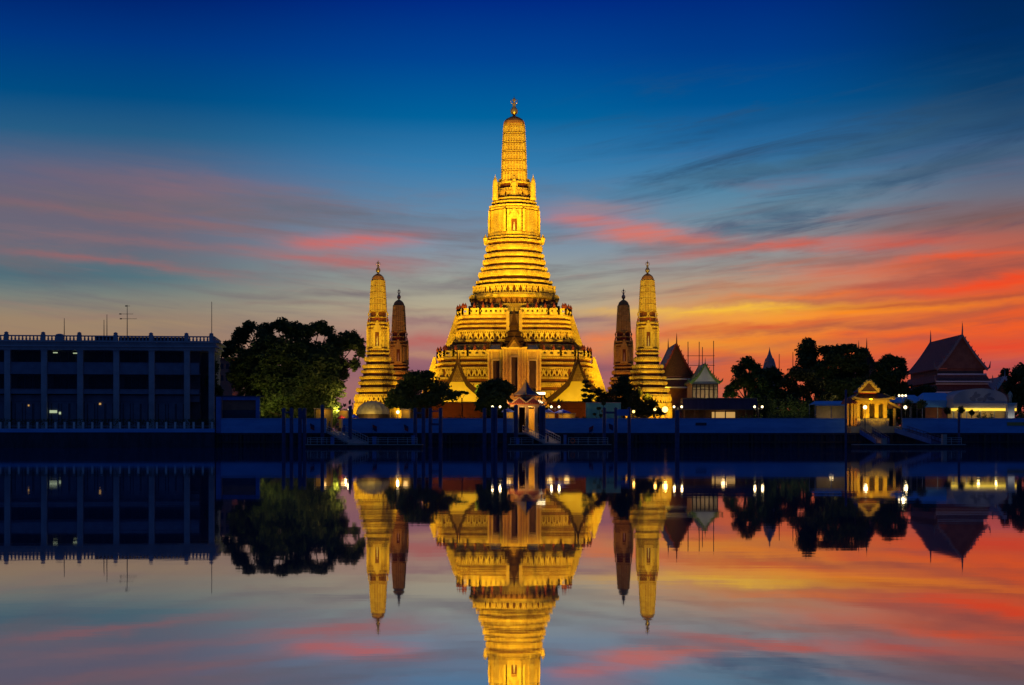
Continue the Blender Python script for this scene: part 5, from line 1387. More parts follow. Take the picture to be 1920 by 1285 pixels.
for k in range(n):
    u0, u1 = k / n, (k + 1) / n
    mb.bar((XP(1598 + 74 * u0), d - 1.25, ZP(750) + abs(2 * u0 - 1) ** 3 * .45), (XP(1598 + 74 * u1), d - 1.25, ZP(750) + abs(2 * u1 - 1) ** 3 * .45), .22, .36)
for (px, k) in ((1598, -1), (1672, 1)):
    mb.tube([(XP(px), d - 1.2, ZP(749)), (XP(px + 2 * k), d - 1.2, ZP(746.5)), (XP(px + 1.5 * k), d - 1.2, ZP(742.5))], [.3, .25, .05], 6)
    mb.bar((XP(px - 12 * k), d + .9, ZP(738.5)), (XP(px), d - 1.15, ZP(748.5)), .2, .32)
mb.build('eave_crest', M['gilt_wall'], lr)
mb = MB(); mb.box(XP(1613), XP(1645), d + .6, d + 4.6, ZP(738.5), ZP(735)); mb.build('drum', M['red_paint'], gp)
# top gable with flame-like crest
mb = MB(); mb.prism([(XP(1610), ZP(735)), (XP(1648), ZP(735)), (XP(1640), ZP(727)), (XP(1629.4), ZP(717)), (XP(1619), ZP(727))], d + .2, d + 4.8); tr_ = mb.build('upper_roof', M['tile_brown'], gp)
mb = MB()
mb.box(XP(1609), XP(1649), d + .05, d + .35, ZP(736.4), ZP(734))
for k in (-1, 1):
    pp = [(1629.4 + k * 19, 734), (1629.4 + k * 14, 729), (1629.4 + k * 9, 724), (1629.4 + k * 5, 719), (1629.4, 715)]
    for a, b in zip(pp[:-1], pp[1:]):
        mb.bar((XP(a[0]), d + .1, ZP(a[1])), (XP(b[0]), d + .1, ZP(b[1])), .3, .42)
        mb.ell((XP((a[0] + b[0]) / 2 + k), d + .1, ZP((a[1] + b[1]) / 2 - 1.6)), (.3, .2, .38), 8, 6)
    mb.ell((XP(1629.4 + k * 19), d + .1, ZP(730.5)), (.24, .2, .4), 8, 6)
mb.lathe([(.3, ZP(717)), (.35, ZP(715)), (.15, ZP(713.5)), (.02, ZP(711.5))], XP(1629.4), d + .1, 8)
mb.build('gable_crest', M['gilt_wall'], tr_)
# side wings
for (pa, pb, ya, yb) in ((1587, 1607, 746, 757),):
    m = MB(); m.hexa([(XP(pa), d - .6, ZP(yb)), (XP(pb), d - .6, ZP(yb)), (XP(pb), d + 5, ZP(yb)), (XP(pa), d + 5, ZP(yb)), (XP(pa + 5), d + 1, ZP(ya)), (XP(pb), d + 1, ZP(ya)), (XP(pb), d + 4, ZP(ya)), (XP(pa + 5), d + 4, ZP(ya))]); m.build('wing_roof', M['tile_purple'], gp)
m = MB(); m.hexa([(XP(1666), d - .4, ZP(766)), (XP(1688), d - .4, ZP(766)), (XP(1688), d + 4.5, ZP(766)), (XP(1666), d + 4.5, ZP(766)), (XP(1663.5), d - .4, ZP(754)), (XP(1665), d - .4, ZP(754)), (XP(1665), d + 4.5, ZP(754)), (XP(1663.5), d + 4.5, ZP(754))]); wr = m.build('wing_roof', M['tile_brown'], gp)
m = MB(); m.bar((XP(1664), d - .5, ZP(754)), (XP(1687), d - .5, ZP(765.5)), .2, .36); m.build('eave_crest', M['gilt_wall'], wr)
for px in (1590, 1598, 1604, 1678):
    m = MB(); m.box(XP(px) - .2, XP(px) + .2, d + .2, d + .6, ZP(800), ZP(757 if px < 1650 else 764)); m.build('column', M['gilt_wall'], gp)
m = MB(); m.box(XP(1590), XP(1606), d + 2.6, d + 2.8, ZP(800), ZP(757)); m.build('wing_wall', M['gilt_wall'], gp)
# balustrade in front
m = MB(); m.box(XP(1606), XP(1656), d - 3.1, d - 2.9, ZP(787), ZP(785.3)); m.box(XP(1606), XP(1656), d - 3.1, d - 2.9, ZP(800), ZP(798.5))
for k in range(17): m.lathe([(.12, ZP(798.5)), (.17, ZP(794)), (.1, ZP(790)), (.12, ZP(787))], XP(1607.5 + k * 3), d - 3, 6)
m.build('balustrade', M['cream'], gp)
for px, watts in ((1615, 220), (1637, 320), (1655, 280)):
    spot((XP(px), d - 2.4, ZP(790)), (XP(px), d + .5, ZP(752)), watts, GOLD, 120, rad=.2)
spot((XP(1630), d - 1.6, ZP(749)), (XP(1630), d + .3, ZP(727)), 240, GOLD, 120, rad=.2)
spot((XP(1597), d - 1.5, ZP(795)), (XP(1597), d + 2, ZP(765)), 60, AMBER, 120, rad=.2)

spot((XP(1640), d - 11, 1.6), (XP(1634), d, ZP(736)), 1500, GOLD, 46, rad=.3)  # unseen spot added above the pontoon to brighten the roof crests

# ------------------------------------------------------------------ tents, dome, shed, hoarding, statue
d = 283.0
at = thing('arched_tent', (X(1838, d), d + 4, G), 'pale arched tent with dark printed shapes above a lit yellow awning', 'tent')
arc = [(X(1787, d), Z(756, d))] + [(X(1838 - 51 * math.cos(a), d), Z(753 - 24.5 * math.sin(a) ** .8, d)) for a in [math.pi * k / 20 for k in range(21)]] + [(X(1889, d), Z(756, d))]
mb = MB(); mb.prism(arc, d, d + 9); mb.build('canopy', M['tent_grey'], at)
mb = MB()
def blob(cx, cy, rx, ry, rot, off):
    n = 14; poly = []
    for k in range(n):
        a = -2 * math.pi * k / n; rr = 1 + .22 * mnoise.noise(Vector((math.cos(a) * 1.5 + cx, math.sin(a) * 1.5, cy)))
        ux, uy = rx * rr * math.cos(a), ry * rr * math.sin(a)
        poly.append((X(cx + ux * math.cos(rot) - uy * math.sin(rot), d), Z(cy - (ux * math.sin(rot) + uy * math.cos(rot)), d)))
    mb.prism(poly, d - off - .004, d - off)
for k, q in enumerate(((1830, 743, 9, 4, .3), (1824, 749, 6, 4, -.5), (1838, 749, 7, 3.5, .2), (1851, 742, 8, 3, .6), (1858, 748, 8, 3, -.2), (1846, 750, 5, 3, .9), (1829, 738, 4, 2.5, 1.0))): blob(*q, .006 + .006 * k)
mb.build('printed_mark', M['tent_mark'], at)
mb = MB(); mb.box(X(1786, d), X(1905, d), d - .6, d + 8, Z(765, d), Z(756.05, d)); mb.build('valance', M['tent_grey'], at)
mb = MB(); mb.box(X(1781, d), X(1903, d), d - .9, d - .7, Z(771, d), Z(766, d)); mb.build('lit_awning', M['strip'], at)
for px in (1788, 1812, 1838, 1864, 1888):
    m = MB(); m.box(X(px, d) - .1, X(px, d) + .1, d - .2, d, G, Z(765, d)); m.build('tent_pole', M['rail'], at)
mb = MB(); mb.box(X(1790, d), X(1900, d), d + 5, d + 5.2, G, Z(765.1, d)); mb.build('back_wall', M['cream'], at)
spot((X(1838, d), d - 7, G + .6), (X(1838, d), d, Z(745, d)), 520, (1.0, .78, .62), 100, rad=.3)  # unseen spot added in front to brighten the tent cloth
for px in (1805, 1838, 1870): point((X(px, d), d + 1, Z(771, d)), 70, (1.0, .75, .25), .3)

def marquee(pe0, pe1, py_e, pp0, pp1, py_p, d, dep, label, side_y=766, closed=True):
    r = thing('blue_marquee', (X((pe0 + pe1) / 2, d), d + dep / 2, G), label, 'marquee', 'blue marquees on the right bank')
    m = MB(); m.hexa([(X(pe0, d), d, Z(py_e, d)), (X(pe1, d), d, Z(py_e, d)), (X(pe1, d), d + dep, Z(py_e, d)), (X(pe0, d), d + dep, Z(py_e, d)),
                      (X(pp0, d), d + dep * .42, Z(py_p, d)), (X(pp1, d), d + dep * .42, Z(py_p, d)), (X(pp1, d), d + dep * .58, Z(py_p, d)), (X(pp0, d), d + dep * .58, Z(py_p, d))]); m.build('canopy', M['tent_blue'], r)
    m = MB(); m.box(X(pe0, d), X(pe1, d), d - .03, d + .05, Z(py_e + (13 if closed else 3), d), Z(py_e, d) - .003); m.build('valance', M['tent_blue'], r)
    for px in (pe0 + .8, (pe0 + pe1) / 2, pe1 - .8):
        for yy in (d + .2, d + dep - .2):
            m = MB(); m.box(X(px, d) - .06, X(px, d) + .06, yy - .06, yy + .06, G, Z(py_e, d)); m.build('tent_pole', M['rail'], r)
    return r
marquee(1676, 1738, 753, 1700, 1722, 740, 290, 7, 'blue peaked marquee behind the two ball shrubs', closed=False)
marquee(1729, 1788, 751, 1742, 1782, 735.5, 287, 8, 'larger blue marquee touching the arched tent')
marquee(1528, 1590, 758, 1534, 1586, 751.5, 286, 6, 'low long blue marquee left of the golden pavilion', closed=False)
mb = MB(); mb.box(X(1531, 289), X(1589, 289), 289, 289.2, G, Z(759, 289)); mb.solo('stall_screen', M['cream'], 'tan screen wall under the low blue marquee', 'screen')
point((X(1560, 286), 286.5, 5.5), 35, WARM, .5)
mb = MB(); mb.box(X(1735, 289), X(1766, 289), 289, 289.3, G, Z(765, 289)); mb.solo('stall_screen', M['brown_wall'], 'brown screen wall under the larger blue marquee', 'screen')

# canvas dome, lit, before the left corner tower
d = 308
cd_ = thing('canvas_dome', (X(700, d), d, G), 'cream canvas dome glowing in front of the left bright tower', 'dome tent')
mb = MB(); R_ = 31 * S(d); n = 28
rings = []
for i in range(9):
    a = math.pi / 2 * i / 8
    rings.append([(X(699, d) + R_ * math.cos(a) * (1 + .02 * (-1) ** j) * math.cos(2 * math.pi * j / n), d + R_ * math.cos(a) * (1 + .02 * (-1) ** j) * math.sin(2 * math.pi * j / n), Z(777, d) + (25 * S(d)) * math.sin(a)) for j in range(n)])
mb.loft(rings); mb.build('canopy', M['canvas'], cd_)
mb = MB(); mb.lathe([(R_ * .98, G), (R_ * .98, Z(777, d))], X(699, d), d, 28); mb.build('drum_wall', M['wood'], cd_)
spot((X(697, 302), 302.0, 4), (X(696, d), d, 8), 950, (1.0, .66, .1), 50)

# long dark shed
d = 279
sd_ = thing('pier_shed', (X(1350, d), d + 3, G), 'long low shed with dark dusky roof above lit stalls', 'shed')
mb = MB(); mb.hexa([(X(1279, d), d - .4, Z(768, d)), (X(1421, d), d - .4, Z(768, d)), (X(1421, d), d + 6, Z(768, d)), (X(1279, d), d + 6, Z(768, d)), (X(1281, d), d + .6, Z(747.5, d)), (X(1420, d), d + .6, Z(747.5, d)), (X(1420, d), d + 5, Z(747.5, d)), (X(1281, d), d + 5, Z(747.5, d))]); so = mb.build('roof', M['shed'], sd_)
mb = MB(); mb.bar((X(1280, d), d + .55, Z(747.3, d)), (X(1421, d), d + .55, Z(747.3, d)), .25); mb.bar((X(1278.5, d), d - .45, Z(768, d)), (X(1421.5, d), d - .45, Z(768, d)), .2); mb.build('roof_edge', M['sign_dark'], so)
for k in range(8):
    m = MB(); m.box(X(1283 + k * 19.3, d) - .1, X(1283 + k * 19.3, d) + .1, d, d + .2, G, Z(768, d)); m.build('shed_post', M['wood'], sd_)
mb = MB(); mb.box(X(1283, d), X(1419, d), d + 4, d + 4.2, G, Z(768.1, d)); mb.build('back_wall', M['wood'], sd_)
mb = MB(); mb.box(X(1340, d), X(1384, d), d + 3.7, d + 3.9, Z(783, d), Z(772, d)); mb.build('lit_stall', M['stall_lit'], sd_)
point((X(1360, d), d + 2, Z(772, d)), 60, (1.0, .6, .25), .5)
# market stalls behind the wall (yellow lit boxes and umbrellas)
def stall(px0, px1, py, d, label):
    r = thing('market_stall', (X((px0 + px1) / 2, d), d + 1, G), label, 'stall', 'lit stalls behind the river wall')
    m = MB(); m.box(X(px0, d), X(px1, d), d, d + 1.6, G, G + 1.1); m.build('counter', M['wood'], r)
    m = MB(); m.box(X(px0, d), X(px1, d), d + 1.7, d + 1.8, G, Z(py, d)); m.build('back_panel', M['yellow_wall'], r)
    m = MB()
    for px in (px0, px1): m.box(X(px, d) - .05, X(px, d) + .05, d - .05, d + .05, G, Z(py - 1, d))
    m.box(X(px0, d) - .2, X(px1, d) + .2, d - .3, d + 2, Z(py - 1, d), Z(py - 2, d)); m.build('frame', M['cream'], r)
    point((X((px0 + px1) / 2, d), d + .9, Z(py + 2, d)), 18, (1.0, .62, .2), .5)
stall(1022, 1040, 776, 276.5, 'lit stall with yellow back right of the pavilion')
stall(1048, 1078, 777, 277, 'lit stall under the wider blue umbrella')
stall(944, 962, 773, 277, 'lit stall left of the pavilion columns')
stall(752, 768, 769, 282, 'yellow lit stall right of the canvas dome')
stall(634, 652, 770, 284, 'yellow lit stall between the large tree and the canvas dome')
stall(590, 622, 768, 286, 'shaded stall at the right foot of the large tree')
def umbrella(px, py, half, d, mat_, label):
    r = thing('umbrella', (X(px, d), d, G), label, 'umbrella', 'market umbrellas behind the wall')
    m = MB(); hw = half * S(d); m.lathe([(hw, Z(py + 7, d)), (hw * .98, Z(py + 6, d)), (hw * .6, Z(py + 3, d)), (.08, Z(py, d))], X(px, d), d, 8); m.build('canopy', M[mat_], r)
    m = MB(); m.tube([(X(px, d), d, G), (X(px, d), d, Z(py - 1, d))], .05, 6); m.build('pole', M['rail'], r)
umbrella(953, 766, 13, 273.6, 'umbrella_blue', 'bright blue umbrella left of the tiled pavilion')
umbrella(1028, 767, 10, 273.6, 'umbrella_blue', 'narrower blue umbrella right of the tiled pavilion')
umbrella(1055, 768, 16, 274, 'umbrella_blue', 'wider blue umbrella beside the fan palm')
umbrella(664, 777, 9, 273.5, 'umbrella_blue', 'blue umbrella left of the canvas dome')
umbrella(640, 779, 9, 273.2, 'umbrella_red', 'red umbrella by the left gangway')
umbrella(478, 779, 9, 273.4, 'umbrella_red', 'red umbrella below the large tree beside the blue booth')
for px, w_ in ((648, 60), (478, 50)): point((X(px, 272), 272.2, Z(775, 272)), w_, WARM, .15)
# teal hoarding with a cloud-pruned tree
d = 278
mb = MB(); ho = thing('hoarding', (X(1131, d), d, G), 'teal hoarding panel behind the cloud pruned tree', 'hoarding')
mb.box(X(1098.5, d), X(1164, d), d, d + .12, G, Z(756, d)); mb.build('panel', M['teal'], ho)
mb = MB()
for px in (1099, 1109, 1120, 1131, 1142, 1153, 1163.5): mb.box(X(px, d) - .05, X(px, d) + .05, d - .05, d - .002, G, Z(756, d))
mb.build('seam_strip', M['teal'], ho)
mb = MB(); mb.box(X(1098, d), X(1164.5, d), d - .08, d + .2, Z(756, d), Z(755, d)); mb.build('top_rail', M['rail'], ho)
cpx = thing('cloud_pruned_tree', (X(1130, 275.5), 275.5, G), 'small tree clipped into separate green balls before the teal hoarding', 'tree')
mb = MB(); tr = MB(); rnd = random.Random(4)
for (px, py, rx, ry) in ((1132, 757, 5, 4.5), (1123, 766, 5, 3.5), (1132, 771, 5, 3.5), (1115, 777, 4, 2.6), (1127, 779, 5, 3)):
    leaves(mb, (X(px, 275.5), 275.5, Z(py, 275.5)), (rx * S(275), rx * S(275), ry * S(275)), 420, .11, rnd, .25); tr.tube([(X(1129, 275.5), 275.5, G + .8), (X(px, 275.5), 275.5, Z(py, 275.5))], [.07, .04], 5)
tr.tube([(X(1130, 275.5), 275.5, G), (X(1129, 275.5), 275.5, G + .9)], [.12, .08], 6)
mb.build('crown', M['leaf'], cpx); tr.build('trunk', M['bark'], cpx)
# wall signs
mb = MB(); mb.box(X(1304, BANK), X(1324.5, BANK), BANK - .2, BANK - .105, Z(798, BANK), Z(793, BANK)); mb.solo('wall_sign', M['sign_dark'], 'small dark plate on the wall below the long shed', 'sign')
mb = MB(); mb.box(X(1888, BANK), X(1945, BANK), BANK - .2, BANK - .105, Z(798.5, BANK), Z(792, BANK)); mb.solo('wall_sign', M['sign_yellow'], 'ochre strip board on the wall at the right edge', 'sign')


# ------------------------------------------------------------------ people
def cloth_mat(name, trousers, shirt, skin, stone=False):
    m, t_ = new_mat(name)
    p = t_.n.new('ShaderNodeBsdfPrincipled'); o = t_.n.new('ShaderNodeOutputMaterial'); t_.l.new(p.outputs[0], o.inputs[0])
    tcn = t_.n.new('ShaderNodeTexCoord'); sp = t_.n.new('ShaderNodeSeparateXYZ'); t_.l.new(tcn.outputs['Object'], sp.inputs[0])
    z = t_.m('DIVIDE', sp.outputs[2], 1.8)
    cr = t_.ramp(z, [(0, (.02, .018, .016, 1)), (.05, tuple(trousers) + (1,)), (.54, tuple(shirt) + (1,)), (.83, tuple(skin) + (1,))], 'CONSTANT')
    t_.l.new(cr, p.inputs['Base Color']); p.inputs['Roughness'].default_value = .8
    return m


def body_mesh(pose):
    J, E, R = pose
    me = bpy.data.meshes.new('person'); me.from_pydata(J, E, []); ob = bpy.data.objects.new('person_tmp', me); C.objects.link(ob)
    sk = ob.modifiers.new('skin', 'SKIN'); sk.use_smooth_shade = True
    ss_ = ob.modifiers.new('sub', 'SUBSURF'); ss_.levels = 1; ss_.render_levels = 1
    for k, v in enumerate(me.skin_vertices[0].data): v.radius = R[k]; v.use_root = (k == 0)
    dg = bpy.context.evaluated_depsgraph_get(); dg.update()
    out = bpy.data.meshes.new_from_object(ob.evaluated_get(dg)); out.name = 'person'
    bpy.data.objects.remove(ob)
    return out


def pose(stride=.0, bend=.0, arm=.15):
    J = [(0, 0, .95), (0, 0, 1.15), (0, -bend * .3, 1.38), (0, -bend * .5, 1.50), (0, -bend * .55, 1.60), (0, -bend * .58, 1.70),
         (.10, 0, .90), (.11, -stride * .5, .50), (.11, -stride * .2, .09), (.11, -stride * .2 - .14, .04),
         (-.10, 0, .90), (-.11, stride * .35, .50), (-.11, stride * .8, .10), (-.11, stride * .8 - .14, .05),
         (.19, -bend * .3, 1.40), (.25, arm * .3, 1.12), (.25, -arm, .88), (.25, -arm - .06, .78),
         (-.19, -bend * .3, 1.40), (-.25, -arm * .3, 1.12), (-.25, -arm * .2, .86), (-.25, -arm * .2 - .04, .77)]
    E = [(0, 1), (1, 2), (2, 3), (3, 4), (4, 5), (0, 6), (6, 7), (7, 8), (8, 9), (0, 10), (10, 11), (11, 12), (12, 13), (2, 14), (14, 15), (15, 16), (16, 17), (2, 18), (18, 19), (19, 20), (20, 21)]
    R = [(.15, .11), (.14, .10), (.16, .11), (.06, .06), (.085, .10), (.07, .085), (.09, .09), (.065, .065), (.045, .045), (.04, .035), (.09, .09), (.065, .065), (.045, .045), (.04, .035),
         (.06, .06), (.045, .045), (.035, .035), (.035, .02), (.06, .06), (.045, .045), (.035, .035), (.035, .02)]
    return J, E, R


BODY = [body_mesh(pose(0, 0, .08)), body_mesh(pose(.28, .08, .2))]
hm = MB(); hm.ell((0, .015, 1.70), (.105, .125, .10), 10, 6)
PEOPLE = [
    (1012, 269.3, G + .3, 0, .4, (.05, .06, .12), (.10, .12, .45), 'person in a blue top at the head of the middle gangway'),
    (1019, 268.6, G + .3, 1, 2.6, (.04, .04, .05), (.45, .08, .06), 'person in a red top near the mast at the middle gangway'),
    (1027, 259.2, .65, 0, 2.0, (.05, .05, .08), (.08, .10, .3), 'person in dark clothes standing at the foot of the middle gangway'),
    (1060, 257.5, .65, 1, 1.2, (.06, .08, .2), (.25, .35, .6), 'person in light blue on the middle pontoon'),
    (633, 269.6, G + .3, 0, .2, (.05, .05, .06), (.55, .10, .06), 'person in a red shirt at the head of the left gangway'),
    (645, 266.0, 2.22, 1, 2.4, (.04, .05, .14), (.08, .08, .3), 'person in navy walking down the left gangway'),
    (618, 269.9, G + .3, 0, -.4, (.1, .06, .04), (.35, .2, .1), 'person in a tan shirt left of the left gangway'),
    (1661, 271.6, G + .3, 1, .8, (.03, .03, .04), (.06, .06, .08), 'person in black beside the golden pavilion stairs'),
    (1682, 271.0, G + .3, 0, .0, (.05, .04, .04), (.3, .16, .1), 'person in a brown shirt right of the golden pavilion'),
    (1721, 274.5, G, 0, .1, (.1, .1, .12), (.6, .6, .62), 'person in a white shirt below the second ball shrub'),
]
for k, (px, d, zb, bi, rz, tro, shi, lab) in enumerate(PEOPLE):
    me = BODY[bi].copy(); me.materials.clear(); me.materials.append(cloth_mat('clothing', tro, shi, (.36, .22, .15)))
    o = bpy.data.objects.new('person', me); C.objects.link(o); o.location = (X(px, d), d, zb); o.rotation_euler = (0, 0, rz)
    tag(o, lab, 'person')
    hh = MB(); hh.v = list(hm.v); hh.f = list(hm.f); hh.mi = list(hm.mi)
    h = hh.build('hair', M['hair'], None, smooth=True); h.parent = o; h.location = (0, -.045 if bi else .0, .02)
# statue on its pedestal
d = 275.5
stq = thing('pedestal_statue', (X(1894, d), d, G), 'white pedestal carrying a standing grey figure right of the arched tent', 'statue')
mb = MB(); zt = Z(756, d); xq = X(1894, d)
mb.box(xq - .85, xq + .85, d - .85, d + .85, G, G + .5); mb.box(xq - .62, xq + .62, d - .62, d + .62, G + .5, zt - .45); mb.box(xq - .75, xq + .75, d - .75, d + .75, zt - .45, zt - .2); mb.box(xq - .9, xq + .9, d - .9, d + .9, zt - .2, zt); mb.build('pedestal', M['white_stone'], stq)
me = BODY[0].copy(); me.materials.clear(); me.materials.append(M['statue']); o = bpy.data.objects.new('figure', me); C.objects.link(o); o.parent = stq; o.location = (0, 0, zt - G); o.scale = (1.45, 1.45, 1.32)
spot((xq - .4, d - 2.3, G + 1.2), (xq, d, G + 2.5), 130, (1, .95, .8), 80, rad=.1)

# ------------------------------------------------------------------ pontoons, gangways, posts
def pontoon(px0, px1, d0, d1, label, rails, ring_px=None, roofbox=()):
    r = thing('pontoon', ((X(px0, d0) + X(px1, d0)) / 2, (d0 + d1) / 2, -.4), label, 'pontoon', 'floating pontoons at the river bank')
    x0, x1 = X(px0, d0), X(px1, d0)
    m = MB(); m.box(x0, x1, d0, d1, -.4, .5); m.box(x0 - .1, x1 + .1, d0 - .12, d1 + .1, .34, .44); m.build('hull', M['pontoon'], r)
    m = MB(); m.box(x0 - .05, x1 + .05, d0 - .1, d1 + .05, .5, .65); m.build('deck', M['deck'], r)
    xx = x0 + .8
    while xx < x1: m = MB(); m.lathe([(.28, -.1), (.34, .0), (.34, .25), (.28, .33)], xx, d0 - .2, 8); m.build('tyre_fender', M['pontoon'], r); xx += 3.0
    for (ra, rb, dr) in rails:
        m = MB(); xa, xb = X(ra, d0), X(rb, d0); yq = d0 + dr
        for zz in (1.05, 1.42, 1.75): m.bar((xa, yq, zz), (xb, yq, zz), .06)
        n = max(2, int((xb - xa) / 1.5))
        for k in range(n + 1): m.bar((xa + (xb - xa) * k / n, yq, .65), (xa + (xb - xa) * k / n, yq, 1.78), .07)
        m.build('guard_rail', M['rail'], r)
    for (pa, pb, zz, mm) in roofbox:
        m = MB(); m.box(X(pa, d0), X(pb, d0), d0 + 2, d0 + 3, .65, zz); m.box(X(pa, d0) - .06, X(pb, d0) + .06, d0 + 1.94, d0 + 3.06, zz, zz + .06); m.build('locker', M[mm], r)
    if ring_px:
        m = MB(); n = 14; cx_, zz, yq = X(ring_px, d0), 1.22, d0 + .35
        m.tube([(cx_ + .36 * math.cos(2 * math.pi * k / n), yq, zz + .36 * math.sin(2 * math.pi * k / n)) for k in range(n + 1)], .09, 7); m.build('life_ring', M['lifering'], r)
pontoon(953, 1146, 253.5, 259.5, 'middle pontoon with guard rails and an orange life ring', ((1066, 1140, .5), (957, 1000, 4.5)), 1074, ((968, 974, 1.6, 'blue_panel'), (1058, 1063, 2.2, 'blue_panel')))
pontoon(573, 790, 254.5, 259.5, 'left pontoon with long guard rails below the left gangway', ((576, 640, 4.2), (690, 782, .4), (576, 612, .5)), None, ((617, 623, 1.9, 'blue_panel'), (696, 703, 1.9, 'blue_panel'), (770, 776, 2.1, 'blue_panel')))
pontoon(1612, 1810, 254.5, 260.5, 'right pontoon below the golden pavilion', ((1768, 1806, 1.0),), None, ((1774, 1782, 2.3, 'deck'), (1660, 1668, 1.6, 'deck')))

def gangway(a, b, half, label, panel=None, deck='deck', rail='rail'):
    a = Vector(a); b = Vector(b); r = thing('gangway', (a.x, a.y, a.z - .4), label, 'gangway', 'gangways down to the pontoons')
    dirn = (b - a); dh = Vector((dirn.x, dirn.y, 0)).normalized(); sd__ = Vector((dh.y, -dh.x, 0)) * half
    m = MB(); th = Vector((0, 0, .22))
    m.hexa([a - sd__ - th, a + sd__ - th, b + sd__ - th, b - sd__ - th, a - sd__, a + sd__, b + sd__, b - sd__]); m.build('deck', M[deck], r)
    for k in (-1, 1):
        m = MB(); n = 10; up_ = Vector((0, 0, 1.1))
        pa, pb = a + sd__ * k, b + sd__ * k
        m.bar(pa + up_, pb + up_, .08); m.bar(pa + up_ * .55, pb + up_ * .55, .05); m.bar(pa + up_ * .12, pb + up_ * .12, .07, .16)
        for j in range(n + 1):
            q = pa + (pb - pa) * j / n; m.bar(q - Vector((0, 0, .2)), q + up_, .07)
        ro = m.build('hand_rail', M[rail], r)
        if panel:
            m = MB(); off = sd__.normalized() * .06 * k; z1 = Vector((0, 0, .75)); z0 = Vector((0, 0, -.1))
            m.hexa([pa + off + z0, pb + off + z0, pb + off * 1.6 + z0, pa + off * 1.6 + z0, pa + off + z1, pb + off + z1, pb + off * 1.6 + z1, pa + off * 1.6 + z1]); m.build('side_panel', M[panel], ro)
    return r
gangway((X(994, 269.3), 269.3, G + .25), (X(1036, 258), 258, .8), 1.45, 'brightly lit gangway down from the small tiled pavilion')
gangway((X(628, 269.8), 269.8, G + .25), (X(672, 258), 258, .8), 1.7, 'dim gangway with pale rails left of the canvas dome')
gangway((X(1624, 270), 270, G - .1), (X(1655, 258.5), 258.5, .8), 1.1, 'blue sided gangway directly below the golden pavilion', 'blue_panel', 'post', 'post')
gangway((X(1688, 270.0), 270.0, G + .2), (X(1757, 259), 259, .8), 1.1, 'blue sided gangway right of the golden pavilion', 'blue_panel', 'post', 'post')

def posts(pxs, yt, d, label, beams=(), panels=(), rad=.33, single=None, group='mooring piles in the river'):
    x0 = sum(pxs) / len(pxs)
    r = thing('mooring_piles' if len(pxs) > 1 else 'mooring_pile', (X(x0, d), d, -2), label, 'mooring piles' if len(pxs) > 1 else 'mooring pile', group)
    for px in pxs:
        m = MB(); m.tube([(X(px, d), d, -2), (X(px, d), d, Z(yt, d))], rad, 10); m.lathe([(rad * 1.12, Z(yt, d)), (rad * 1.12, Z(yt, d) + .12), (.05, Z(yt, d) + .3)], X(px, d), d, 10); m.build('post', M['post'], r)
    for (pa, pb, y0, y1) in beams:
        m = MB(); m.box(X(pa, d), X(pb, d), d - .2, d + .2, Z(y1, d), Z(y0, d)); m.build('crossbeam', M['post'], r)
    for (pa, pb, y0, y1) in panels:
        m = MB(); m.box(X(pa, d), X(pb, d), d - .45, d - .36, Z(y1, d), Z(y0, d)); m.build('panel', M['blue_panel'], r)
posts((532, 546.6), 768, 262, 'pair of mooring piles in front of the large tree, left pair', ((532, 546.6, 772, 775),))
posts((562.5, 571), 768, 262, 'pair of mooring piles joined by a plank, right of the left pair', ((562.5, 571, 770, 786),))
posts((604.5,), 762, 262, 'tall mooring pile left of the left gangway')
posts((656.5,), 764, 262, 'mooring pile standing by the blue umbrella')
posts((778.5, 794), 768, 261, 'two tall piles at the right end of the left pontoon', ((778.5, 794, 773, 776),))
posts((807, 826), 768, 261, 'H shaped mooring frame with a middle crossbeam', ((807, 826, 794, 798), (807, 826, 770, 772.5)))
posts((908.5, ), 768, 261, 'single pile left of the twin lamp by the pavilion')
posts((923.5, 929.5), 766, 252.5, 'close pair of piles standing farthest into the water', ((923.5, 929.5, 772, 775),), rad=.28)
posts((946.7,), 770, 261, 'pile in front of the bright blue umbrella')
posts((967.5,), 762, 262, 'pile at the left column of the small pavilion', rad=.36)
posts((1013.5, 1019.5), 763, 262, 'close pair of piles at the right column of the small pavilion', ((1013.5, 1019.5, 768, 771),), rad=.3)
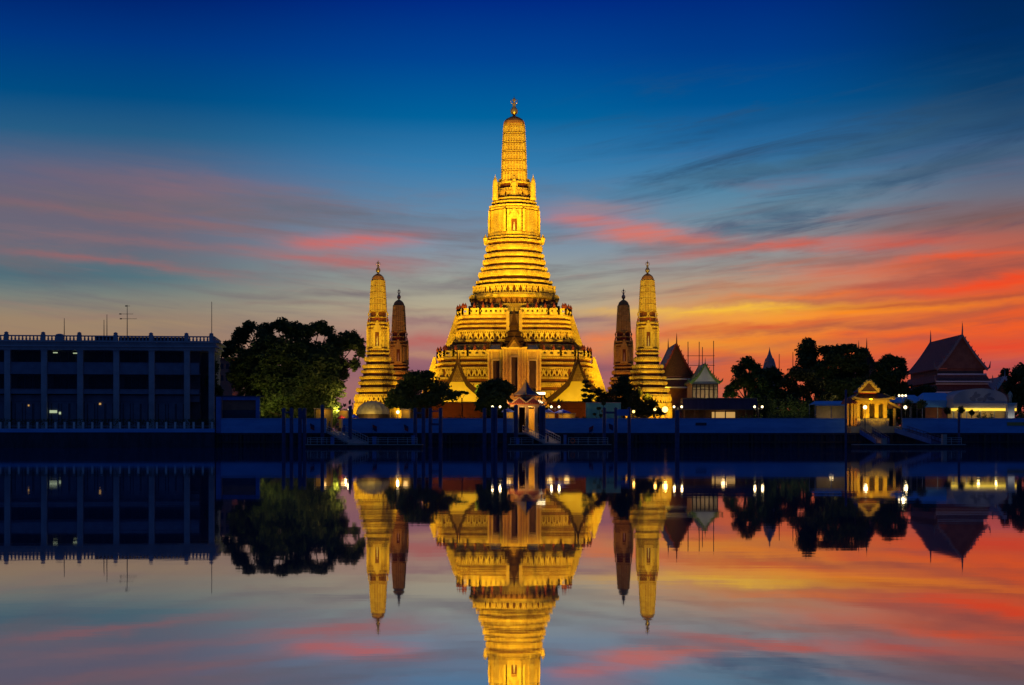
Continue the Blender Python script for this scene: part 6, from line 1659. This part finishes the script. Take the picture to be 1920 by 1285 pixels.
posts((1133, 1154.5, 1179.7), 767, 262, 'three piles with a blue top panel beside the teal hoarding', ((1133, 1154.5, 772, 776),), ((1156, 1179, 768, 780),), rad=.3)
posts((1269.7,), 772, 262, 'lone thick pile right of the bright ground lamp', rad=.4)
posts((1586,), 734, 262, 'tallest dark pile left of the golden pavilion', rad=.2)
posts((1798,), 776, 262, 'lone pile topped by a bushy ball below the arched tent', rad=.22)
tz = Z(776, 262)
mb = MB(); leaves(mb, (X(1802, 276), 276, Z(769, 276)), (.75, .75, .75), 700, .13, random.Random(77), .25)
q = thing('topiary', (X(1802, 276), 276, G), 'clipped ball shrub above the lone pile below the arched tent', 'topiary', 'clipped ball shrubs by the river wall'); mb.build('crown', M['leaf3'], q)
mb = MB(); mb.tube([(X(1802, 276), 276, G), (X(1802, 276), 276, Z(769, 276))], [.12, .07], 6); mb.build('stem', M['bark'], q)
# flags hung along the wall
def flag(px, py, d, top_c, low_c, label, sgn=1):
    r = thing('flag', (X(px, d), d, Z(py + 8, d)), label, 'flag', 'small flags hung against the river wall')
    m = MB(); m.tube([(X(px, d), d, Z(py + 12, d)), (X(px - 4 * sgn, d), d, Z(py - 7, d))], .035, 5); m.build('staff', M['rail'], r)
    for (a, b, mm, nm) in ((-5, 0, top_c, 'upper_stripe'), (0, 5, low_c, 'lower_stripe')):
        m = MB(); n = 5
        for k in range(n):
            def P(u, y): return (X(px - 2.5 * sgn + sgn * u * 8, d), d + .1 * math.sin(u * 7), Z(py + y + u * 4, d))
            u0, u1 = k / n, (k + 1) / n
            m.face([P(u0, b), P(u1, b), P(u1, a), P(u0, a)])
        m.build(nm, M[mm], r)
flag(584, 799, 269.4, 'flag_blue', 'flag_red', 'navy and red flag on the wall below the large tree')
flag(701, 801, 269.4, 'flag_red', 'flag_blue', 'red and navy flag on the wall below the canvas dome')
flag(760, 801, 269.4, 'flag_blue', 'flag_red', 'navy and red flag on the wall left of the two tall piles')
flag(1144, 799, 269.4, 'flag_blue', 'flag_blue', 'dark navy flag between the piles by the teal hoarding')
flag(1110, 803, 269.4, 'flag_red', 'flag_blue', 'thin red flag on the wall left of the three piles', -1)
